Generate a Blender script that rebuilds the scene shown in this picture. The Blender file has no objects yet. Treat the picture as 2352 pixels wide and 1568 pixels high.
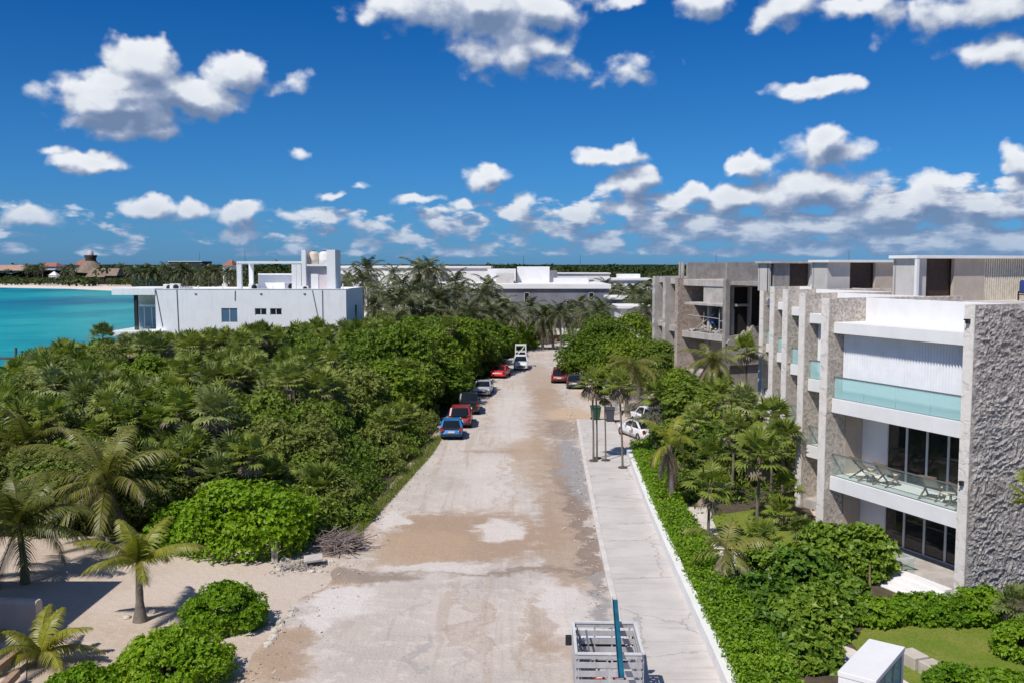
import bpy, math, random
from mathutils import Vector, Matrix, noise
from mathutils.geometry import tessellate_polygon
R = math.radians
sc = bpy.context.scene
COL = sc.collection
V = Vector
# ---------------------------------------------------------------- camera frame (used to survey points on the ground)
CAMZ = 13.5
FPX = 2159.0
PITCH = math.atan(175.8 / FPX)
_c, _s = math.cos(PITCH), math.sin(PITCH)
def G(x, y, z=0.0):
    r = (x - 1176) / FPX; d = (y - 784) / FPX
    t = (z - CAMZ) / (-_s - d * _c)
    return V((r * t, (_c - d * _s) * t, z))
def P(x, y, Y):
    r = (x - 1176) / FPX; d = (y - 784) / FPX
    t = Y / (_c - d * _s)
    return V((r * t, Y, CAMZ + (-_s - d * _c) * t))
def az_el(x, y):
    r = (x - 1176) / FPX; d = (y - 784) / FPX
    v = V((r, _c - d * _s, -_s - d * _c)).normalized()
    return math.atan2(v.x, v.y), math.asin(v.z)

class MB:
    """collects faces and links them as one mesh object"""
    def __init__(s):
        s.v = []; s.f = []; s.m = []; s.sm = []
    def add(s, vs, fs, mi=0, smooth=False):
        n = len(s.v); s.v.extend(vs)
        for f in fs:
            s.f.append(tuple(i + n for i in f)); s.m.append(mi); s.sm.append(smooth)
        return s
    def quad(s, a, b, c, d, mi=0): return s.add([a, b, c, d], [(0, 1, 2, 3)], mi)
    def box(s, x0, x1, y0, y1, z0, z1, mi=0):
        return s.add([(x0,y0,z0),(x1,y0,z0),(x1,y1,z0),(x0,y1,z0),(x0,y0,z1),(x1,y0,z1),(x1,y1,z1),(x0,y1,z1)],
            [(3,2,1,0),(4,5,6,7),(0,1,5,4),(1,2,6,5),(2,3,7,6),(3,0,4,7)], mi)
    def bar(s, p, q, w, h=None, mi=0, up=(0, 0, 1)):
        p = V(p); q = V(q); h = h or w
        d = (q - p).normalized(); u = V(up)
        if abs(d.dot(u)) > .98: u = V((1, 0, 0))
        x = d.cross(u).normalized(); z = x.cross(d)
        vs = []
        for e in (p, q):
            for a, b in ((-1,-1),(1,-1),(1,1),(-1,1)):
                vs.append(e + x * (a * w / 2) + z * (b * h / 2))
        return s.add(vs, [(3,2,1,0),(4,5,6,7),(0,1,5,4),(1,2,6,5),(2,3,7,6),(3,0,4,7)], mi)
    def tube(s, pts, rad, n=8, mi=0, cap=True):
        vs = []; k = len(pts); pts = [V(p) for p in pts]
        if not hasattr(rad, '__len__'): rad = [rad] * k
        for i, p in enumerate(pts):
            d = (pts[min(i+1,k-1)] - pts[max(i-1,0)]).normalized()
            u = V((0,0,1)) if abs(d.z) < .9 else V((1,0,0))
            x = d.cross(u).normalized(); y = d.cross(x)
            for j in range(n):
                a = 2*math.pi*j/n
                vs.append(p + (x*math.cos(a) + y*math.sin(a)) * rad[i])
        fs = []
        for i in range(k-1):
            for j in range(n):
                fs.append((i*n+j, i*n+(j+1)%n, (i+1)*n+(j+1)%n, (i+1)*n+j))
        s.add(vs, fs, mi, True)
        if cap:
            s.add(vs[:n], [tuple(range(n))], mi); s.add(vs[-n:], [tuple(range(n))[::-1]], mi)
        return s
    def lathe(s, prof, n=16, c=(0,0,0), mi=0, axis='z'):
        vs = []; 
        for r, z in prof:
            for j in range(n):
                a = 2*math.pi*j/n
                if axis == 'z': vs.append((c[0]+r*math.cos(a), c[1]+r*math.sin(a), c[2]+z))
                elif axis == 'x': vs.append((c[0]+z, c[1]+r*math.cos(a), c[2]+r*math.sin(a)))
                else: vs.append((c[0]+r*math.sin(a), c[1]+z, c[2]+r*math.cos(a)))
        k = len(prof)
        return s.add(vs, [(i*n+j, i*n+(j+1)%n, (i+1)*n+(j+1)%n, (i+1)*n+j) for i in range(k-1) for j in range(n)]
                     , mi, True)
    def prism(s, poly, z0, z1, mi=0):
        n = len(poly)
        vs = [(p[0], p[1], z0) for p in poly] + [(p[0], p[1], z1) for p in poly]
        tri = tessellate_polygon([[V((p[0], p[1], 0)) for p in poly]])
        fs = [tuple(t) for t in tri]
        fs2 = []
        for t in fs:
            a, b, c = (V((poly[i][0], poly[i][1])) for i in t)
            ccw = (b-a).cross(c-a) > 0
            fs2.append(tuple(i+n for i in (t if ccw else t[::-1]))); fs2.append(tuple(t[::-1] if ccw else t))
        for i in range(n):
            fs2.append((i, (i+1)%n, n+(i+1)%n, n+i))
        return s.add(vs, fs2, mi)
    def mesh(s, name, mats):
        me = bpy.data.meshes.new(name)
        me.from_pydata([tuple(p) for p in s.v], [], s.f)
        for m in (mats if isinstance(mats, (list, tuple)) else [mats]): me.materials.append(m)
        me.polygons.foreach_set('material_index', s.m)
        me.polygons.foreach_set('use_smooth', s.sm)
        me.update()
        return me
    def build(s, name, mats, parent=None, loc=None, bevel=0, seg=2, smooth=False, label=None):
        o = bpy.data.objects.new(name, s.mesh(name, mats)); COL.objects.link(o)
        if parent: o.parent = parent
        if loc is not None: o.location = loc
        if bevel:
            b = o.modifiers.new('Bevel', 'BEVEL'); b.width = bevel; b.segments = seg; b.limit_method = 'ANGLE'; b.angle_limit = R(35)
        if smooth:
            for p in o.data.polygons: p.use_smooth = True
        if label: o['label'] = label
        return o

def thing(name, label, cat, loc=(0,0,0), rz=0, group=None):
    o = bpy.data.objects.new(name, None); COL.objects.link(o)
    o.empty_display_size = .2
    o.location = loc; o.rotation_euler = (0, 0, rz)
    o['label'] = label; o['category'] = cat
    if group: o['group'] = group
    return o
def tag(o, label, cat, group=None):
    o['label'] = label; o['category'] = cat
    if group: o['group'] = group
    return o
def struct(o, kind='structure'):
    o['kind'] = kind; return o
def copy_tree(o, parent=None):
    c = o.copy(); COL.objects.link(c)
    if parent: c.parent = parent
    for ch in list(o.children): copy_tree(ch, c)
    return c

# ---------------------------------------------------------------- materials
MATS = {}
class NT:
    def __init__(s, tree): s.t = tree; s.n = tree.nodes; s.l = tree.links
    def new(s, typ, **kw):
        n = s.n.new(typ)
        for k, v in kw.items(): setattr(n, k, v)
        return n
    def set(s, sock, v):
        if hasattr(v, 'is_linked') or isinstance(v, bpy.types.NodeSocket): s.l.new(v, sock)
        else: sock.default_value = v
    def math(s, op, a, b=None, c=None, clamp=False):
        n = s.new('ShaderNodeMath', operation=op, use_clamp=clamp)
        s.set(n.inputs[0], a)
        if b is not None: s.set(n.inputs[1], b)
        if c is not None: s.set(n.inputs[2], c)
        return n.outputs[0]
    def vmath(s, op, a, b=None, scale=None):
        n = s.new('ShaderNodeVectorMath', operation=op)
        s.set(n.inputs[0], a)
        if b is not None: s.set(n.inputs[1], b)
        if scale is not None: s.set(n.inputs['Scale'], scale)
        return n.outputs['Value'] if op in ('LENGTH', 'DOT_PRODUCT', 'DISTANCE') else n.outputs[0]
    def noise(s, vec, scale, detail=4, rough=.55, dist=0, dim='3D', out=0):
        n = s.new('ShaderNodeTexNoise', noise_dimensions=dim)
        if vec is not None: s.l.new(vec, n.inputs['Vector'])
        n.inputs['Scale'].default_value = scale; n.inputs['Detail'].default_value = detail
        n.inputs['Roughness'].default_value = rough; n.inputs['Distortion'].default_value = dist
        return n.outputs[out]
    def mix(s, fac, a, b, typ='MIX'):
        n = s.new('ShaderNodeMix', data_type='RGBA', blend_type=typ)
        s.set(n.inputs[0], fac); s.set(n.inputs[6], a); s.set(n.inputs[7], b)
        return n.outputs[2]
    def ramp(s, fac, stops, interp='LINEAR'):
        n = s.new('ShaderNodeValToRGB'); n.color_ramp.interpolation = interp
        e = n.color_ramp.elements
        while len(e) < len(stops): e.new(.5)
        for i, (p, c) in enumerate(stops):
            e[i].position = p; e[i].color = c if len(c) == 4 else (*c, 1)
        s.set(n.inputs[0], fac)
        return n.outputs[0]
    def smooth(s, x, lo, hi):
        n = s.new('ShaderNodeMapRange', interpolation_type='SMOOTHSTEP')
        s.set(n.inputs[0], x); s.set(n.inputs[1], lo); s.set(n.inputs[2], hi)
        return n.outputs[0]
    def mapping(s, vec, scale=(1,1,1), loc=(0,0,0), rot=(0,0,0)):
        n = s.new('ShaderNodeMapping'); s.l.new(vec, n.inputs[0])
        n.inputs['Scale'].default_value = scale; n.inputs['Location'].default_value = loc; n.inputs['Rotation'].default_value = rot
        return n.outputs[0]
def newmat(name):
    m = bpy.data.materials.new(name); m.use_nodes = True
    nt = NT(m.node_tree); b = nt.n['Principled BSDF']
    return m, nt, b
def c4(c, k=1.0): return (c[0]*k, c[1]*k, c[2]*k, 1)
def pm(name, col, rough=.8, var=.15, scale=2.0, bump=0, bscale=None, metal=0, spec=.4, streak=0, grime=None, coat=0, bdetail=5):
    """plain paint / plaster / stone: colour with soft mottling, optional rain streaks and bump"""
    if name in MATS: return MATS[name]
    m, nt, b = newmat(name)
    tc = nt.new('ShaderNodeTexCoord').outputs['Object']
    oi = nt.new('ShaderNodeObjectInfo').outputs['Random']
    off = nt.vmath('ADD', tc, None)
    cmb = nt.new('ShaderNodeCombineXYZ'); nt.l.new(nt.math('MULTIPLY', oi, 37.0), cmb.inputs[0]); nt.l.new(nt.math('MULTIPLY', oi, 91.0), cmb.inputs[1])
    nt.l.new(cmb.outputs[0], off.node.inputs[1])
    n1 = nt.noise(off, scale, 6, .6)
    f = nt.smooth(n1, .3, .7)
    col_o = nt.mix(f, c4(col, 1 - var), c4(col, 1 + var*.6))
    if streak:
        sv = nt.mapping(off, (3.0, 3.0, .25))
        f2 = nt.smooth(nt.noise(sv, 1.6, 5, .6), .52, .78)
        f2 = nt.math('MULTIPLY', f2, streak)
        col_o = nt.mix(f2, col_o, c4(grime or tuple(x*.45 for x in col)))
    nt.l.new(col_o, b.inputs['Base Color'])
    b.inputs['Roughness'].default_value = rough; b.inputs['Metallic'].default_value = metal
    b.inputs['Specular IOR Level'].default_value = spec; b.inputs['Coat Weight'].default_value = coat
    if bump:
        bn = nt.new('ShaderNodeBump'); bn.inputs['Strength'].default_value = 1; bn.inputs['Distance'].default_value = bump
        nt.l.new(nt.noise(off, bscale or scale*4, bdetail, .6), bn.inputs['Height']); nt.l.new(bn.outputs[0], b.inputs['Normal'])
    MATS[name] = m; return m
def leafmat(name, dark, mid, light, trans=.3, rough=.45, spec=.35, patch=.45, tcol=None):
    """leaf: each leaf its own green, each plant a shift of its own"""
    m, nt, b = newmat(name)
    isl = nt.new('ShaderNodeNewGeometry').outputs['Random Per Island']
    oi = nt.new('ShaderNodeObjectInfo').outputs['Random']
    pos = nt.new('ShaderNodeNewGeometry').outputs['Position']
    n = nt.noise(pos, .45, 3, .6)
    v = nt.math('ADD', nt.math('MULTIPLY', isl, .5), nt.math('MULTIPLY', oi, .38))
    v = nt.math('ADD', v, nt.math('MULTIPLY', nt.math('SUBTRACT', n, .4), patch))
    c = nt.ramp(v, [(0.0, dark), (.45, mid), (.95, light)])
    nt.l.new(c, b.inputs['Base Color'])
    b.inputs['Roughness'].default_value = rough; b.inputs['Specular IOR Level'].default_value = spec
    tr = nt.new('ShaderNodeBsdfTranslucent')
    nt.l.new(nt.mix(.6, c, tcol or (mid[0]*1.5, mid[1]*1.6, mid[2]*.5, 1)), tr.inputs[0])
    mx = nt.new('ShaderNodeMixShader'); mx.inputs[0].default_value = trans
    nt.l.new(b.outputs[0], mx.inputs[1]); nt.l.new(tr.outputs[0], mx.inputs[2])
    nt.l.new(mx.outputs[0], nt.n['Material Output'].inputs[0])
    return m
# ---------------------------------------------------------------- camera, light, sky
cam = bpy.data.cameras.new('Camera'); camo = bpy.data.objects.new('Camera', cam); COL.objects.link(camo)
cam.sensor_width = 36; cam.lens = 36 * FPX / 2352; cam.clip_end = 30000; cam.clip_start = .1
camo.location = (0, 0, CAMZ); camo.rotation_euler = (math.pi/2 - PITCH, 0, 0)
sc.camera = camo
sc.render.resolution_x = 1024; sc.render.resolution_y = 682
sc.view_settings.view_transform = 'Standard'; sc.view_settings.look = 'None'
sc.view_settings.exposure = 0.0; sc.view_settings.gamma = 1
try:
    sc.cycles.use_denoising = True; sc.cycles.denoiser = 'OPENIMAGEDENOISE'
except Exception: pass
sc.cycles.max_bounces = 6; sc.cycles.diffuse_bounces = 3; sc.cycles.glossy_bounces = 3; sc.cycles.transmission_bounces = 4; sc.cycles.transparent_max_bounces = 8
sc.cycles.use_adaptive_sampling = True; sc.cycles.adaptive_threshold = .015
sc.cycles.caustics_reflective = False; sc.cycles.caustics_refractive = False
SUN_AZ = math.atan2(-.61, -.79); SUN_EL = R(53)
sd = V((math.sin(SUN_AZ)*math.cos(SUN_EL), math.cos(SUN_AZ)*math.cos(SUN_EL), math.sin(SUN_EL)))
sun = bpy.data.lights.new('Sun', 'SUN'); sun.energy = 4.3; sun.angle = R(.53); sun.color = (1, .945, .87)
suno = bpy.data.objects.new('Sun', sun); COL.objects.link(suno); suno.location = sd * 100
suno.rotation_euler = sd.to_track_quat('Z', 'Y').to_euler()

w = bpy.data.worlds.new('World'); sc.world = w; w.use_nodes = True
w.cycles.sampling_method = 'MANUAL'; w.cycles.sample_map_resolution = 512
nt = NT(w.node_tree); bg = nt.n['Background']
sky = nt.new('ShaderNodeTexSky', sky_type='NISHITA'); sky.sun_disc = False
sky.sun_elevation = SUN_EL; sky.sun_rotation = SUN_AZ % (2*math.pi)
sky.altitude = 0; sky.air_density = 1.0; sky.dust_density = .25; sky.ozone_density = 3.0
STR = .12
bg.inputs['Strength'].default_value = STR
# clouds: a field over (azimuth, elevation) of the view direction, built in a node group
BLOBS = [ # centre x, y and radii in survey pixels, weight
 (330,150,85,60,1.35),(280,190,90,45,1.3),(270,225,130,46,1.3),(205,235,80,32,1.1),(400,205,120,45,1.25),(540,172,75,36,1.3),(470,235,85,34,1.15),(330,270,115,40,.7),(250,285,100,28,.72),(370,300,62,18,.62),
 (215,372,78,26,.95),(225,352,36,18,.9),(118,350,40,12,.45),(670,190,50,22,.35),(685,345,26,10,.3),
 (960,20,130,50,.75),(1110,15,190,62,1),(1240,25,110,42,.95),(1180,120,120,52,.72),(1290,150,80,22,.3),(1440,165,65,26,.33),(1415,130,35,25,.28),(1570,140,22,20,.25),
 (1615,10,75,32,.9),(1440,5,70,18,.5),(1810,20,85,42,.8),(1930,5,110,26,.7),(2045,45,36,32,.55),(2180,40,80,45,.6),(2270,20,100,50,.65),(2310,110,95,42,.75),
 (1885,200,92,24,.8),(1888,345,92,38,.9),(1905,320,50,26,.9),(1715,375,48,28,.9),(1390,362,82,26,.9),(1425,345,36,22,.9),(1450,420,62,34,1),
 (1112,408,56,32,1),(1120,385,28,20,.9),(968,456,64,15,.7),(832,428,26,9,.45),(765,446,34,10,.5),(1060,474,30,18,.85),(1590,434,56,20,.8),(1445,485,72,26,.8),(2345,370,44,30,.9),
 (75,500,58,28,.95),(70,485,30,20,.9),(345,480,48,24,1),(440,490,36,26,.8),(540,498,62,26,.95),(555,482,28,18,.9),(758,497,34,18,.9),(540,545,46,16,.75),(660,495,36,11,.6),(850,517,48,13,.6),
 (1200,465,26,24,.6),(1170,490,32,26,.8),(1340,500,60,26,.8),
 (1690,450,110,34,.95),(1600,520,70,24,.8),(1480,530,80,20,.7),(1250,530,90,20,.6),(1010,520,60,16,.7),(1880,440,150,44,.95),(1875,415,40,24,.9),(2010,500,110,40,.85),(2130,450,60,40,.9),(2200,500,90,40,.8),(2330,480,80,40,.9),(1800,510,160,30,.75)]
grp = bpy.data.node_groups.new('cloud_field', 'ShaderNodeTree')
grp.interface.new_socket('P', in_out='INPUT', socket_type='NodeSocketVector')
grp.interface.new_socket('D', in_out='OUTPUT', socket_type='NodeSocketFloat')
gi = grp.nodes.new('NodeGroupInput'); go = grp.nodes.new('NodeGroupOutput'); g = NT(grp)
pv = gi.outputs[0]
# break the outlines up before measuring the blobs
wn = g.noise(pv, 26, 3, .6, out=1)
pw = g.vmath('ADD', pv, g.vmath('SCALE', g.vmath('SUBTRACT', wn, (.5,.5,.5)), scale=.028))
acc = None
for bx, by, rx, ry, wt in BLOBS:
    a, e = az_el(bx, by)
    d = g.vmath('LENGTH', g.vmath('MULTIPLY', g.vmath('SUBTRACT', pw, (a, e, 0)), (FPX/(rx*1.17), FPX/(ry*1.22), 0)))
    val = g.math('MULTIPLY_ADD', d, -wt, wt)
    acc = val if acc is None else g.math('SMOOTH_MAX', acc, val, .12)
sep = g.new('ShaderNodeSeparateXYZ'); g.l.new(pv, sep.inputs[0])
az, el = sep.outputs[0], sep.outputs[1]
# small fair-weather cumulus over the horizon, thicker to the right
pm2 = g.mapping(pv, (22, 62, 1))
n2 = g.noise(pm2, 1.0, 6, .55, .2)
right = g.smooth(az, -.35, .5)
band = g.math('MULTIPLY', g.smooth(g.math('SUBTRACT', el, g.math('MULTIPLY', right, .025)), .085, .045), g.smooth(el, .0, .012))
low = g.math('SUBTRACT', g.math('MULTIPLY', n2, 2.6), g.math('SUBTRACT', 1.24, g.math('MULTIPLY', right, .5)))
low = g.math('SUBTRACT', g.math('MULTIPLY', low, band), g.math('MULTIPLY', g.math('SUBTRACT', 1.0, band), .8))
acc = g.math('SMOOTH_MAX', acc, low, .1)
fb = g.noise(g.mapping(pv, (1, 1.35, 1)), 38, 7, .54)
vo = g.new('ShaderNodeTexVoronoi', feature='SMOOTH_F1'); vo.inputs['Scale'].default_value = 34; vo.inputs['Smoothness'].default_value = .35; vo.inputs['Detail'].default_value = 0.0; vo.inputs['Roughness'].default_value = .5
g.l.new(g.mapping(pw, (1, 1.25, 1)), vo.inputs['Vector'])
dens = g.math('ADD', acc, g.math('MULTIPLY', g.math('SUBTRACT', fb, .5), .74))
dens = g.math('ADD', dens, g.math('MULTIPLY', g.math('SUBTRACT', .56, vo.outputs['Distance']), .62))
g.l.new(dens, go.inputs[0])

tc = nt.new('ShaderNodeTexCoord').outputs['Generated']
sp = nt.new('ShaderNodeSeparateXYZ'); nt.l.new(nt.vmath('NORMALIZE', tc), sp.inputs[0])
azi = nt.math('ARCTAN2', sp.outputs[0], sp.outputs[1]); ele = nt.math('ARCSINE', sp.outputs[2])
cx = nt.new('ShaderNodeCombineXYZ'); nt.l.new(azi, cx.inputs[0]); nt.l.new(ele, cx.inputs[1])
def field(vec):
    n = nt.new('ShaderNodeGroup'); n.node_tree = grp; nt.l.new(vec, n.inputs[0]); return n.outputs[0]
d0 = field(cx.outputs[0])
d1 = field(nt.vmath('ADD', cx.outputs[0], (-.007, .017, 0)))
alpha = nt.smooth(d0, .04, .46)
lit = nt.smooth(nt.math('SUBTRACT', d0, d1), -.55, .62)
core = nt.smooth(d0, .3, 1.2)
lit = nt.math('SUBTRACT', lit, nt.math('MULTIPLY', core, .1))
lit = nt.math('SUBTRACT', lit, nt.math('MULTIPLY', nt.smooth(ele, .10, .03), .10), clamp=True)
ccol = nt.ramp(lit, [(0.0, (.16,.24,.40)), (.38, (.30,.37,.53)), (.6, (.46,.52,.65)), (.82, (.68,.73,.81)), (1.0, (.86,.89,.94))])
hz = nt.mix(nt.math('MULTIPLY', nt.math('SUBTRACT', 1.0, nt.smooth(ele, .0, .075)), .6), ccol, (.17, .33, .56, 1))
cloudc = nt.mix(1.0, hz, (1/STR, 1/STR, 1/STR, 1), 'MULTIPLY')
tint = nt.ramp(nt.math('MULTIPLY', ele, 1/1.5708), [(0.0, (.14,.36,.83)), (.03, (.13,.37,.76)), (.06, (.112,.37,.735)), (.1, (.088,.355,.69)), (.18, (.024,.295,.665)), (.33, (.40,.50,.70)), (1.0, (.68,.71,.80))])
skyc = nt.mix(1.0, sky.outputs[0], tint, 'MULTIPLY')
final = nt.mix(alpha, skyc, cloudc)
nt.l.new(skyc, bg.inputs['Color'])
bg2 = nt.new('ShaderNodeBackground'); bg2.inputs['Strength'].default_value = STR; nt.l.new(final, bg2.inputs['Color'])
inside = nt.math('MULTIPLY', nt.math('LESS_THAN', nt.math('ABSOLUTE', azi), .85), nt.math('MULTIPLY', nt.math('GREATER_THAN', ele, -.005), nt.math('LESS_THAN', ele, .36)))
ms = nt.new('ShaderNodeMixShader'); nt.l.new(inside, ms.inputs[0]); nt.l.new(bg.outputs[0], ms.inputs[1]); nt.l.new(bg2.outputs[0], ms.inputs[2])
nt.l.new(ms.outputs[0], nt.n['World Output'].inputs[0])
# ---------------------------------------------------------------- ground, road, pavement, sea
SHORE = [(-46,-300),(-46,60),(-50,110),(-60,200),(-85,300),(-130,400),(-185,495),(-255,560),(-330,600),(-390,636),(-620,700),(-1500,900),(-14000,3500)]
land = SHORE + [(-14000,20000),(14000,20000),(14000,-300)]
def sheet(name, poly, z, mat, kind='structure'):
    b = MB(); tri = tessellate_polygon([[V((p[0], p[1], 0)) for p in poly]])
    fs = []
    for t in tri:
        a, c, d = (V(poly[i][:2]) for i in t)
        fs.append(tuple(t) if (c-a).cross(d-a) > 0 else tuple(t)[::-1])
    b.add([(p[0], p[1], z) for p in poly], fs)
    o = b.build(name, mat); 
    if kind: struct(o, kind)
    return o
# -- earth: pale sand near the houses, dark soil under the scrub
m, nt, b = newmat('earth')
pos = nt.new('ShaderNodeNewGeometry').outputs['Position']
n1 = nt.noise(pos, .12, 6, .6); n2 = nt.noise(pos, 3.0, 5, .65); n3 = nt.noise(pos, 22, 3, .6)
c = nt.mix(nt.smooth(n1, .42, .62), (.59,.495,.415,1), (.50,.40,.315,1))
c = nt.mix(nt.math('MULTIPLY', nt.smooth(n2, .45, .7), .5), c, (.62,.53,.46,1))
c = nt.mix(nt.math('MULTIPLY', nt.smooth(n3, .56, .7), .4), c, (.36,.28,.22,1))
nt.l.new(c, b.inputs['Base Color']); b.inputs['Roughness'].default_value = .95; b.inputs['Specular IOR Level'].default_value = .15
bn = nt.new('ShaderNodeBump'); bn.inputs['Distance'].default_value = .06; nt.l.new(nt.math('ADD', n2, nt.math('MULTIPLY', n3, .3)), bn.inputs['Height']); nt.l.new(bn.outputs[0], b.inputs['Normal'])
EARTH = m
sheet('ground', land, 0, EARTH)
# -- sea
m, nt, b = newmat('sea_water')
pos = nt.new('ShaderNodeNewGeometry').outputs['Position']
pa = nt.mapping(pos, (1, .45, 1), rot=(0,0,R(20)))
n1 = nt.noise(pa, .012, 5, .6, .4); n2 = nt.noise(pa, .05, 4, .6, .6)
c = nt.ramp(nt.math('ADD', nt.math('MULTIPLY', n1, .75), nt.math('MULTIPLY', n2, .25)), [(.3, (.0,.08,.17)), (.42, (.0,.16,.22)), (.5, (.0,.27,.285)), (.58, (.015,.37,.345)), (.72,(.07,.47,.41))])
stk = nt.noise(nt.mapping(pos, (.05, .35, 1)), 1.0, 5, .65)
c = nt.mix(nt.math('MULTIPLY', nt.smooth(stk, .52, .68), .55), c, (.0,.13,.2,1))
c = nt.mix(nt.math('MULTIPLY', nt.smooth(stk, .4, .3), .3), c, (.10,.48,.44,1))
nt.l.new(c, b.inputs['Base Color']); b.inputs['Roughness'].default_value = .3; b.inputs['IOR'].default_value = 1.33; b.inputs['Specular IOR Level'].default_value = .22
bn = nt.new('ShaderNodeBump'); bn.inputs['Distance'].default_value = .25; bn.inputs['Strength'].default_value = .5
nt.l.new(nt.noise(pa, 1.1, 4, .6), bn.inputs['Height']); nt.l.new(bn.outputs[0], b.inputs['Normal'])
o = MB().quad((-14000,-300,-.6),(60,-300,-.6),(60,4000,-.6),(-14000,4000,-.6)).build('sea', m); struct(o)
# -- beach of the bay, sloping into the water
sand = pm('beach_sand', (.74,.66,.57), .95, .08, .6, bump=.03, spec=.1)
bb = MB(); pts = [V((x, y)) for x, y in SHORE[2:11]]
dense = []
for i in range(len(pts)-1):
    for k in range(8): dense.append(pts[i].lerp(pts[i+1], k/8))
rows = []
for i, p in enumerate(dense):
    t = (dense[min(i+1, len(dense)-1)] - dense[max(i-1, 0)]).normalized(); n = V((-t.y, t.x))   # towards the sea on the left
    wob = noise.noise(V((p.x*.02, p.y*.02, 3))) * 6
    rows.append([(*(p - n*(34+wob)), .03), (*(p + n*1), .1), (*(p + n*(8+wob*.6)), -.4), (*(p + n*16), -1.1)])
vs = [q for r in rows for q in r]
bb.add(vs, [(i*4+j, i*4+j+1, i*4+j+5, i*4+j+4) for i in range(len(rows)-1) for j in range(3)], 0, True)
struct(bb.build('beach', sand))
# -- unpaved road: stains and worn patches of the surface itself
KERB = [(3.55,24),(3.75,29.5),(4.2,44.7),(4.8,62),(5.6,80.9)]
def kerb_x(y):
    for (x0,y0),(x1,y1) in zip(KERB, KERB[1:]):
        if y <= y1: return x0 + (x1-x0)*(y-y0)/(y1-y0)
    return KERB[-1][0] + (y-80.9)*.033
WALLX = [(6.45,24),(6.7,31.1),(7.0,42),(7.3,50.6),(8.0,65.3)]
def wall_x(y):
    for (x0,y0),(x1,y1) in zip(WALLX, WALLX[1:]):
        if y <= y1: return x0 + (x1-x0)*(y-y0)/(y1-y0)
    return 8.0 + (y-65.3)*.048
m, nt, b = newmat('road_dirt')
pos = nt.new('ShaderNodeNewGeometry').outputs['Position']
wv = nt.noise(pos, .55, 5, .65, out=1)
pw = nt.vmath('ADD', pos, nt.vmath('SCALE', nt.vmath('SUBTRACT', wv, (.5,.5,.5)), scale=3.6))
big = nt.noise(pos, .16, 6, .62); med = nt.noise(pos, 1.3, 6, .66); fine = nt.noise(pos, 9, 5, .7); peb = nt.noise(pos, 32, 2, .5)
trk = nt.noise(nt.mapping(pos, (1.7, .09, 1)), 1.0, 5, .6, .3)
PINK = (.585,.515,.455); BRN = (.40,.285,.20); OCH = (.46,.335,.225); WET = (.27,.205,.16); GRY = (.36,.335,.32); LGT = (.68,.625,.58); ORG = (.56,.41,.28); DRK = (.22,.18,.15)
c = nt.mix(nt.smooth(big, .4, .6), c4(PINK), (.50,.445,.40,1))
c = nt.mix(nt.math('MULTIPLY', nt.smooth(trk, .5, .62), .6), c, (.46,.375,.31,1))
c = nt.mix(nt.math('MULTIPLY', nt.smooth(med, .52, .66), .6), c, (.67,.605,.54,1))
STAINS = [(1070,1235,215,62,BRN,.95),(960,1260,120,50,OCH,.8),(1000,1205,120,22,BRN,.7),(800,1325,150,17,WET,.8),(700,1345,110,22,BRN,.9),(640,1365,90,26,BRN,.7),
 (570,1520,130,75,OCH,.85),(660,1500,60,60,BRN,.7),(1300,1280,60,90,BRN,.7),(1290,1165,46,66,BRN,.7),(1352,1260,24,190,WET,.9),(1308,1090,50,80,WET,.7),
 (1240,965,50,45,BRN,.6),(1240,880,34,45,BRN,.55),(1215,1030,60,26,BRN,.55),(1310,952,55,17,ORG,.9),(1295,985,50,22,WET,.7),(1260,915,35,26,BRN,.7),
 (1185,1312,270,6.5,WET,.8),(1140,1035,75,3.5,BRN,.8),(1328,1085,34,74,GRY,1.0),(1388,1395,24,44,GRY,.92),(1372,1330,20,20,GRY,.7),
 (785,1385,80,42,LGT,.95),(730,1430,40,22,LGT,.9),(1150,1215,55,26,LGT,.9),(1010,1305,130,10,LGT,.8),(900,1195,42,22,LGT,.85),(1130,1100,60,60,LGT,.5),(1300,1405,70,60,LGT,.6),(1260,1360,60,30,LGT,.6),(1180,960,45,60,LGT,.5),
 (1060,1440,7,120,WET,.28),(1105,1440,7,120,WET,.25),(1150,1100,4,90,BRN,.4),(1178,1100,4,90,BRN,.4),(1205,1480,8,110,BRN,.4),(1120,960,3,60,BRN,.4),(1215,1060,40,60,OCH,.5),(1090,1440,30,70,BRN,.28),(1240,1440,26,80,BRN,.5),(1290,1480,80,30,BRN,.5),(965,1500,16,45,GRY,.6),(955,1390,14,22,GRY,.35),(1250,1100,20,120,BRN,.45)]
wetm = None
for (px, py, rx, ry, col, wt) in STAINS:
    ctr = G(px, py); e = G(px + rx, py); top = G(px, py - ry); bot = G(px, py + ry)
    hx = e.x - ctr.x; hy = (top.y - bot.y) / 2; cy = (top.y + bot.y) / 2
    d = nt.vmath('LENGTH', nt.vmath('MULTIPLY', nt.vmath('SUBTRACT', pw, (ctr.x, cy, 0)), (1/hx, 1/hy, 0)))
    soft = .28 if ry > 8 else .5
    f = nt.math('MULTIPLY', nt.smooth(nt.math('ADD', d, nt.math('MULTIPLY', nt.math('SUBTRACT', med, .5), 1.1)), 1 + soft, 1 - soft), wt)
    c = nt.mix(f, c, c4(col))
    if col is GRY and rx > 20: wetm = f if wetm is None else nt.math('MAXIMUM', wetm, f)
c = nt.mix(nt.math('MULTIPLY', nt.smooth(fine, .5, .66), .5), c, nt.mix(1.0, c, (.72,.69,.66,1), 'MULTIPLY'))
c = nt.mix(nt.math('MULTIPLY', nt.smooth(peb, .64, .72), .55), c, (.30,.25,.21,1))
c = nt.mix(nt.math('MULTIPLY', nt.smooth(peb, .36, .28), .5), c, (.72,.68,.63,1))
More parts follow.
